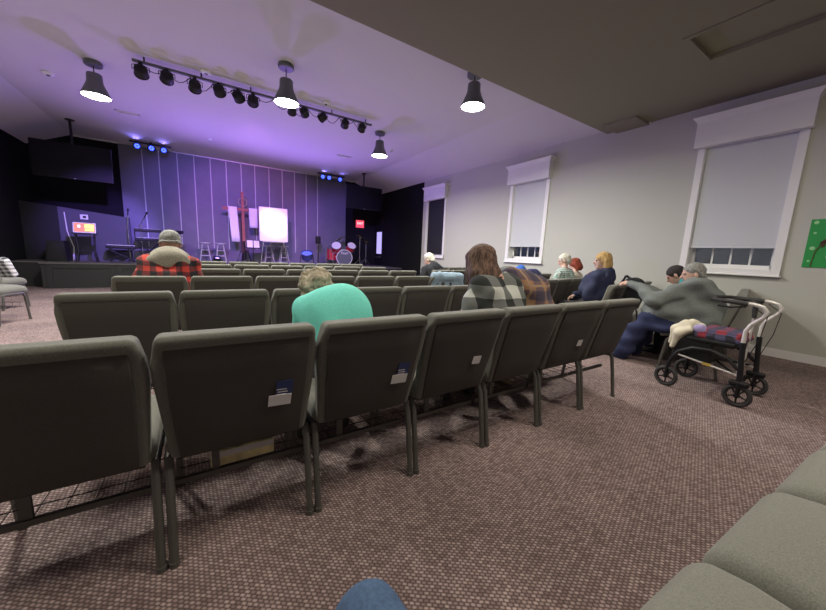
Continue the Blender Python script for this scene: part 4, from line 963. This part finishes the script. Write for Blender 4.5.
tm = onY(336.5, 247.5, Yd+.1); drum('tom_drum', (tm.x, Yd+.12, tm.z), (-.25, -.75, .62), .17, .24, 'red tom drum on the side of the red floor tom', legs=[[(.05, .1, -.1), (.14, .15, -.3)]])
tm = onY(351, 247.5, Yd+.1); drum('tom_drum', (tm.x, Yd+.12, tm.z), (.0, -.75, .62), .16, .22, 'tom drum mounted on the exit-sign side of the kit', legs=[[(-.05, .1, -.1), (-.14, .15, -.3)]])
fx = onY(333.5, 256, Yd+.3); drum('floor_tom', (fx.x, Yd+.45, ZST+.42), (0, 0, 1), .20, .42, 'bright red floor tom beside the bass drum', legs=[[(.21*cos(a_), .21*sin(a_), .1), (.22*cos(a_), .22*sin(a_), -.42)] for a_ in (.3, 2.4, 4.5)])
def cymbal(px, py, Yp, label, r=.2, tilt=.3):
    c0 = onY(px, py, Yp); o = empty('cymbal_stand', (c0.x, Yp, ZST), 0, label, 'cymbal', 'drum kit'); h = c0.z-ZST
    MB().cyl((0, 0, .1), (0, 0, h), .011, 8).build('pole', 'chrome', o)
    for k in range(3): MB().tube([(0, 0, .3), (.26*cos(.3+k*2.1), .26*sin(.3+k*2.1), 0)], .009, 6).build('foot', 'chrome', o)
    M = Matrix.Translation((0, 0, h)) @ Matrix.Rotation(tilt, 4, 'Y'); MB().lathe([(0, .03), (.03, .025), (.05, .008), (r, -.01), (r, -.013), (.05, .003), (0, .02)], 24, M).build('cymbal', 'cymbal', o)
cymbal(360, 237, 12.2, 'cymbal stand below the exit sign', .19, .35); cymbal(341, 238, 12.75, 'cymbal stand behind the drum toms', .2, -.3); cymbal(366, 242, 12.5, 'dark cymbal stand farthest towards the black door', .18, .5)
st_ = empty('drum_stool', (bd.x+.3, 12.55, ZST), 0, 'black round drum stool behind the kit', 'stool'); MB().lathe([(0, .44), (.16, .44), (.17, .47), (.16, .51), (0, .52)], 18).build('seat', 'black_plastic', st_); MB().cyl((0, 0, .1), (0, 0, .45), .02, 8).build('post', 'chrome', st_)
for k in range(3): MB().tube([(0, 0, .25), (.22*cos(k*2.1), .22*sin(k*2.1), 0)], .01, 6).build('foot', 'chrome', st_)
# monitor on a thin pole near the drums
c0 = onY(318, 240, 12.6); o = empty('pole_speaker', (c0.x, 12.6, ZST), 0, 'small black speaker on a pole between easel and drums', 'speaker'); MB().cyl((0, 0, 0), (0, 0, c0.z-ZST-.1), .018, 8).build('pole', 'black_metal', o); MB().rbox((0, 0, c0.z-ZST), (.17, .16, .27), .02).build('cabinet', 'black_plastic', o); MB().lathe([(0, 0), (.09, 0), (.09, .015), (0, .03)], 14).build('base', 'black_metal', o)
# exit sign
mat('exit_red', (.5, .05, .08), .4, emit=(.9, .08, .14), es=.6); mat('exit_letter', (.9, .5, .5), .4, emit=(1, .55, .55), es=1.2)
a = onY(356, 220, 13.38); b = onY(363.5, 228, 13.38); o = empty('exit_sign', ((a.x+b.x)/2, 13.36, (a.z+b.z)/2), 0, 'red lit exit sign on the black wall above the drums', 'sign'); w_ = abs(b.x-a.x); h_ = abs(a.z-b.z)
MB().rbox((0, 0, 0), (w_, .06, h_), .01).build('housing', 'exit_red', o); text('lettering', 'EXIT', .13, 'exit_letter', basis((1, 0, 0), (0, 0, 1), (0, -1, 0), (0, -.032, .02)), o)

# ------------------------------------------------------------------ rollator beside the grey-jacketed man
wk = empty('rollator_walker', (4.06, .955, 0), 0, 'black and silver four-wheeled rollator parked beside the grey-jacketed man', 'walker')
def wheel(x, y, ang):
    M = Matrix.Translation((x, y, .1)) @ Matrix.Rotation(ang, 4, 'Z') @ Matrix.Rotation(pi/2, 4, 'Y')
    w_ = MB().torus(M, .083, .017, 28, 8).build('tire', 'rubber', wk)
    h_ = MB().lathe([(0, -.022), (.02, -.02), (.024, 0), (.02, .02), (0, .022)], 12, M); h_.torus(M, .068, .006, 24, 6); h_.build('rim', 'black_plastic', w_)
    for k in range(5):
        a_ = k*2*pi/5; MB().tube([M @ Vector((.018*cos(a_), .018*sin(a_), 0)), M @ Vector((.07*cos(a_), .07*sin(a_), 0))], .0065, 6).build('spoke', 'black_plastic', w_)
for sx in (-1, 1):
    X = sx*.255
    wheel(X, -.25, .0); wheel(X, .265, .12*sx+.1)
    # rear fork, lower black tube, silver handle tube
    g = MB(); g.rbox((X, -.25, .205), (.055, .13, .05), .02); g.tube([(X-.028, -.25, .1), (X-.028, -.25, .2)], .01, 6); g.tube([(X+.028, -.25, .1), (X+.028, -.25, .2)], .01, 6); g.build('rear_fork', 'black_plastic', wk)
    MB().tube([(X, -.25, .21), (X, -.235, .40), (X, -.225, .56)], [.022, .02, .02], 10).build('rear_post', 'black_metal', wk)
    MB().tube([(X, -.235, .30), (X, -.225, .56), (X, -.225, .66), (X, -.25, .72), (X, -.31, .79), (X, -.325, .835), (X, -.30, .875), (X, -.24, .89), (X, -.2, .89)], .0155, 10).build('handle_tube', 'cane_silver', wk)
    gp = MB().tube([(X, -.21, .89), (X, -.17, .892), (X, -.05, .895)], [.019, .021, .018], 10).build('hand_grip', 'rubber', wk)
    MB().tube([(X, -.20, .865), (X, -.10, .845), (X, -.02, .85)], .008, 6).build('brake_lever', 'black_plastic', gp)
    MB().tube([(X, -.24, .87), (X*.95, -.33, .80), (X*.9, -.31, .6), (X, -.24, .35)], .0035, 5).build('brake_cable', 'black_plastic', wk)
    MB().tube([(X, .265, .20), (X, .25, .28), (X, .20, .37), (X, .10, .43), (X, -.03, .44), (X, -.15, .40), (X, -.23, .32)], .016, 8).build('side_frame', 'black_metal', wk)
    g = MB(); g.tube([(X-.026, .265, .1), (X-.024, .262, .19), (X+.024, .262, .19), (X+.026, .265, .1)], .011, 6); g.cyl((X, .262, .18), (X, .262, .25), .02, 10); g.build('front_fork', 'black_plastic', wk)
    MB().tube([(X*.96, .22, .34), (X*.96, -.23, .27)], .011, 8).build('side_rail', 'alu', wk)
    MB().box((X*1.0, -.02, .305), (.016, .06, .022)).build('rail_label', mat('x4', (.45, .32, .06), .5) and 'x4', wk)
MB().rbox((0, .0, .505), (.44, .36, .05), .02, seg=2).build('seat_pad', 'black_plastic', wk)
MB().tube([(-.255, -.05, .895), (-.24, .02, .90), (0, .07, .905), (.24, .02, .90), (.255, -.05, .895)], .017, 8).build('back_bar', 'rubber', wk)
bs = Fig(); bs.box((0, .12, .40), (.19, .13, .085), .02, None, 0, .02); figobj('basket', [bs.mesh(.012, .004, 25)], ['black_plastic'], wk)
for a_, b_ in (((-.25, .2, .36), (.25, -.2, .28)), ((.25, .2, .36), (-.25, -.2, .28))): MB().tube([a_, b_], .01, 6).build('cross_brace', 'black_metal', wk)
# things on the rollator
plaid('blanket_plaid', (.26, .03, .045), (.07, .06, .12), (.02, .02, .03), .13, .11, axes=(1, 0))
f = Fig(); f.box((0, -.04, .012), (.19, .15, .008), .012, None, 0, .01); f.box((0, -.035, .04), (.18, .14, .006), .012, None, 0, .01); f.box((.01, -.04, .066), (.17, .14, .005), .011, None, 0, .01)
tag(figobj('folded_blanket', [f.mesh(.009, .004, 30, seed=4)], ['blanket_plaid'], None, (4.06, .955, .532), 0), 'folded red and blue plaid blanket on the rollator seat', 'blanket')
mat('cream_bag', (.62, .58, .44), .9)
f = Fig(); f.path([(-.13, .13, .60), (-.13, .21, .61), (-.13, .29, .56), (-.13, .31, .42)], [.035, .045, .035, .022], 0, .04); f.path([(.02, .13, .60), (.02, .21, .60), (.02, .29, .56), (.02, .31, .46)], [.035, .045, .035, .022], 0, .05); f.path([(-.2, .16, .58), (-.21, .24, .53), (-.21, .27, .40)], [.03, .035, .022], 0, .04)
tag(figobj('cream_cloth', [f.mesh(.009, .008, 34, seed=6)], ['cream_bag'], None, (4.06, .955, 0), 0), 'crumpled cream cloth hanging over the front of the rollator', 'cloth')
mat('lilac', (.36, .30, .55), .9); f = Fig(); f.ell((-.15, .10, .60), (.05, .05, .045), None, 0, .02); f.ell((-.13, .08, .585), (.06, .06, .03), None, 0, .02); tag(figobj('lilac_scarf', [f.mesh(.008, .006, 50, seed=2)], ['lilac'], None, (4.06, .955, 0), 0), 'small lilac scarf tucked between blanket and cream cloth', 'scarf')
cn = empty('walking_cane', (0, 0, 0), 0, 'silver walking cane with black grip leaning in the rollator', 'cane')
a = onX(739, 380, 4.12); b = onX(754, 318, 4.12); t_ = onX(756, 303, 4.12); MB().tube([a, b], .012, 8).build('shaft', 'cane_silver', cn); MB().tube([b, b+(t_-b)*.5, t_, t_+Vector((0, .035, .012))], [.016, .02, .02, .014], 8).build('grip', 'rubber', cn); MB().cyl(a-(b-a)*.02, a+(b-a)*.05, .016, 8).build('tip', 'rubber', cn)

# ------------------------------------------------------------------ loose things
# carton under the near row
ca = onY(211, 466, 1.56); cb_ = onY(274, 452, 1.56)
o = empty('carton', ((ca.x+cb_.x)/2, 1.635, .208), 0, 'pale yellow carton with white carry handle in the rack under a near chair', 'box')
mat('carton_yellow', (.80, .70, .36), .7, nscale=14, namp=.35); mat('handle_white', (.72, .70, .66), .6)
MB().rbox((0, 0, .036), (cb_.x-ca.x, .16, .072), .005).build('body', 'carton_yellow', o); MB().box((0, -.081, .055), (cb_.x-ca.x-.004, .002, .026)).build('white_band', 'handle_white', o)
MB().tube([(-.07, -.06, .07), (-.035, -.06, .095), (0, -.06, .112), (.035, -.06, .11), (.045, -.06, .09), (.04, -.06, .07)], .010, 8).build('carry_handle', 'handle_white', o)
# denim jacket on a chair back
mat('denim_light', (.30, .42, .52), .9, nscale=70, namp=.15, bump=.06)
x_, y_, _ = cc(2, 6); f = Fig(); R_ = rotm(0, 0); tl = np.array(Matrix.Rotation(.235, 3, 'X'))
f.box((0, -.01, .72), (.215, .012, .16), .045, tl, 0, .03); f.cap((-.20, -.06, .89), (.24, -.06, .88), .058, .052, 0, .04); f.path([(-.22, -.05, .86), (-.26, -.03, .72), (-.25, .0, .55)], [.05, .05, .04], 0, .03); f.path([(.22, -.05, .86), (.26, -.03, .72), (.25, .0, .58)], [.05, .05, .04], 0, .03); f.cap((-.08, -.10, .87), (.08, -.10, .87), .03, .03, 0, .03)
o = figobj('denim_jacket', [f.mesh(.011, .018, 30, seed=9)], ['denim_light'], None, (x_+.03, y_, 0), 0); tag(o, 'pale blue denim jacket draped over a chair back', 'jacket')
# blue coats piled on chairs by the wall
mat('coat_blue', (.02, .10, .42), .6); mat('coat_navy', (.025, .025, .09), .7)
for nm, k, m_, lab, hh in (('blue_coat', 1, 'coat_blue', 'bright blue puffy coat heaped over a chair by the wall', .07), ('navy_coat', 2, 'coat_navy', 'dark navy coat heaped next to the bright blue coat', .0)):
    x_, y_, r_ = rc(RD, k); f = Fig(); f.ell((0, 0, .86+hh), (.20, .10, .15), None, 0, .05); f.ell((-.1, .06, .78), (.16, .12, .2), None, 0, .05); f.ell((.1, -.05, .74), (.16, .10, .22), None, 0, .05); f.cap((-.15, -.06, .85), (-.2, -.09, .6), .06, .05, 0, .04)
    tag(figobj(nm, [f.mesh(.014, .016, 26, seed=k)], [m_], None, (x_+.16, y_+.02, -.02), r_), lab, 'coat', 'coats on the wall-side chairs')
# black bag on the chair beside the blonde woman
x_, y_, r_ = rc(RB, 1); f = Fig(); f.box((.05, -.15, .78), (.12, .04, .13), .05, None, 0, .05); f.cap((-.1, -.13, .92), (.16, -.13, .93), .06, .05, 0, .05); f.path([(-.02, -.13, .95), (-.02, -.06, 1.0), (.08, -.02, .99), (.1, .03, .88)], [.018]*4, 0, .01)
tag(figobj('black_bag', [f.mesh(.010, .008, 28, seed=12)], ['black_jacket'], None, (x_-.05, y_, 0), r_), 'slouchy black bag hung over the chair back beside the blonde woman', 'bag')
# zigzag pillow on the side chair
M_ = plaid('pillow_pattern', (.62, .62, .60), (.30, .30, .32), (.05, .05, .06), .07, .06)
q = Vector((-2.70, 7.75, 0)); dv = Vector((-sin(TL), cos(TL), 0)); c0 = q-Vector((cos(TL), sin(TL), 0))*.265+dv*.2
f = Fig(); f.box((0, 0, 0), (.17, .02, .13), .055, rotm(0, -.5), 0, .03); tag(figobj('throw_pillow', [f.mesh(.012, .006, 20, seed=3)], ['pillow_pattern'], None, (c0.x+.03, c0.y+.1, .665), TL), 'black and white patterned pillow on the side chair', 'pillow')

# green notice board on the right wall
mat('poster_green', (.015, .30, .06), .6); mat('leaf_dark', (.035, .06, .02), .7); mat('dot_pale', (.30, .62, .28), .6); mat('print_grey', (.35, .35, .36), .7); mat('stalk_brown', (.10, .03, .02), .8)
o = empty('notice_board', (XR, .55, 1.53), 0, 'bright green notice board with white paper and leafy trim on the wall', 'notice board')
MB().box((-.006, 0, 0), (.012, .64, .60)).build('board', 'poster_green', o, smooth=False)
for y_, z_, r_ in ((.275, .26, .022), (.27, .13, .014), (.265, -.06, .024), (.275, -.22, .012), (.10, -.25, .02), (-.1, -.26, .016), (-.25, .2, .022), (-.27, -.05, .018)):
    MB().lathe([(0, -.003), (r_, -.002), (r_, 0), (0, 0)], 14, Matrix.Translation((-.012, y_, z_)) @ Matrix.Rotation(pi/2, 4, 'Y')).build('paper_dot', 'dot_pale', o)
p = MB().box((-.014, -.04, -.03), (.003, .36, .30)).build('paper', 'white_paper', o, smooth=False)
for k in range(7): MB().box((-.0165, -.04, .08-.035*k), (.001, .26-.05*(k % 3), .010)).build('printed_line', 'print_grey', p, smooth=False)
MB().tube([(-.014, .25, -.29), (-.016, .235, -.1), (-.02, .15, .1), (-.02, .0, .25)], .005, 5).build('garland_stem', 'stalk_brown', o)
for k in range(26):
    t_ = k/25; y_ = .20-.26*t_+random.uniform(-.03, .03); z_ = .0+.28*t_+random.uniform(-.03, .03); an = random.uniform(-1.2, 1.2)+2.4
    d_ = Vector((0, cos(an), sin(an))); n_ = Vector((0, -sin(an), cos(an))); L_ = random.uniform(.05, .09); c0 = Vector((-.02-random.uniform(0, .02), y_, z_))
    MB().add([c0-d_*L_/2, c0+n_*.014+Vector((-.006, 0, 0)), c0+d_*L_/2, c0-n_*.014+Vector((-.006, 0, 0)), c0+Vector((-.014, 0, 0))], [(0, 1, 4), (1, 2, 4), (2, 3, 4), (3, 0, 4), (0, 3, 2, 1)]).build('leaf', 'leaf_dark' if k % 3 else 'stalk_brown', o, smooth=False)
# grey hood fallen on the brown plaid person's shoulder
x_, y_, _ = cc(0, 5); hp_ = onY(509, 270, 1.90); f = Fig(); f.ell((hp_.x, 1.90, hp_.z-.01), (.10, .07, .05), None, 0, .03); f.cap((hp_.x-.08, 1.86, hp_.z-.02), (hp_.x+.10, 1.86, hp_.z-.03), .035, .03, 0, .03)
pp = [q for q in bpy.data.objects if q.get('label', '').startswith('person in brown plaid')][0]
hb = figobj('hood', [f.mesh(.01, .006, 30, seed=3)], ['hood_ash'], pp); hb.location = (-pp.location.x, -pp.location.y, 0)
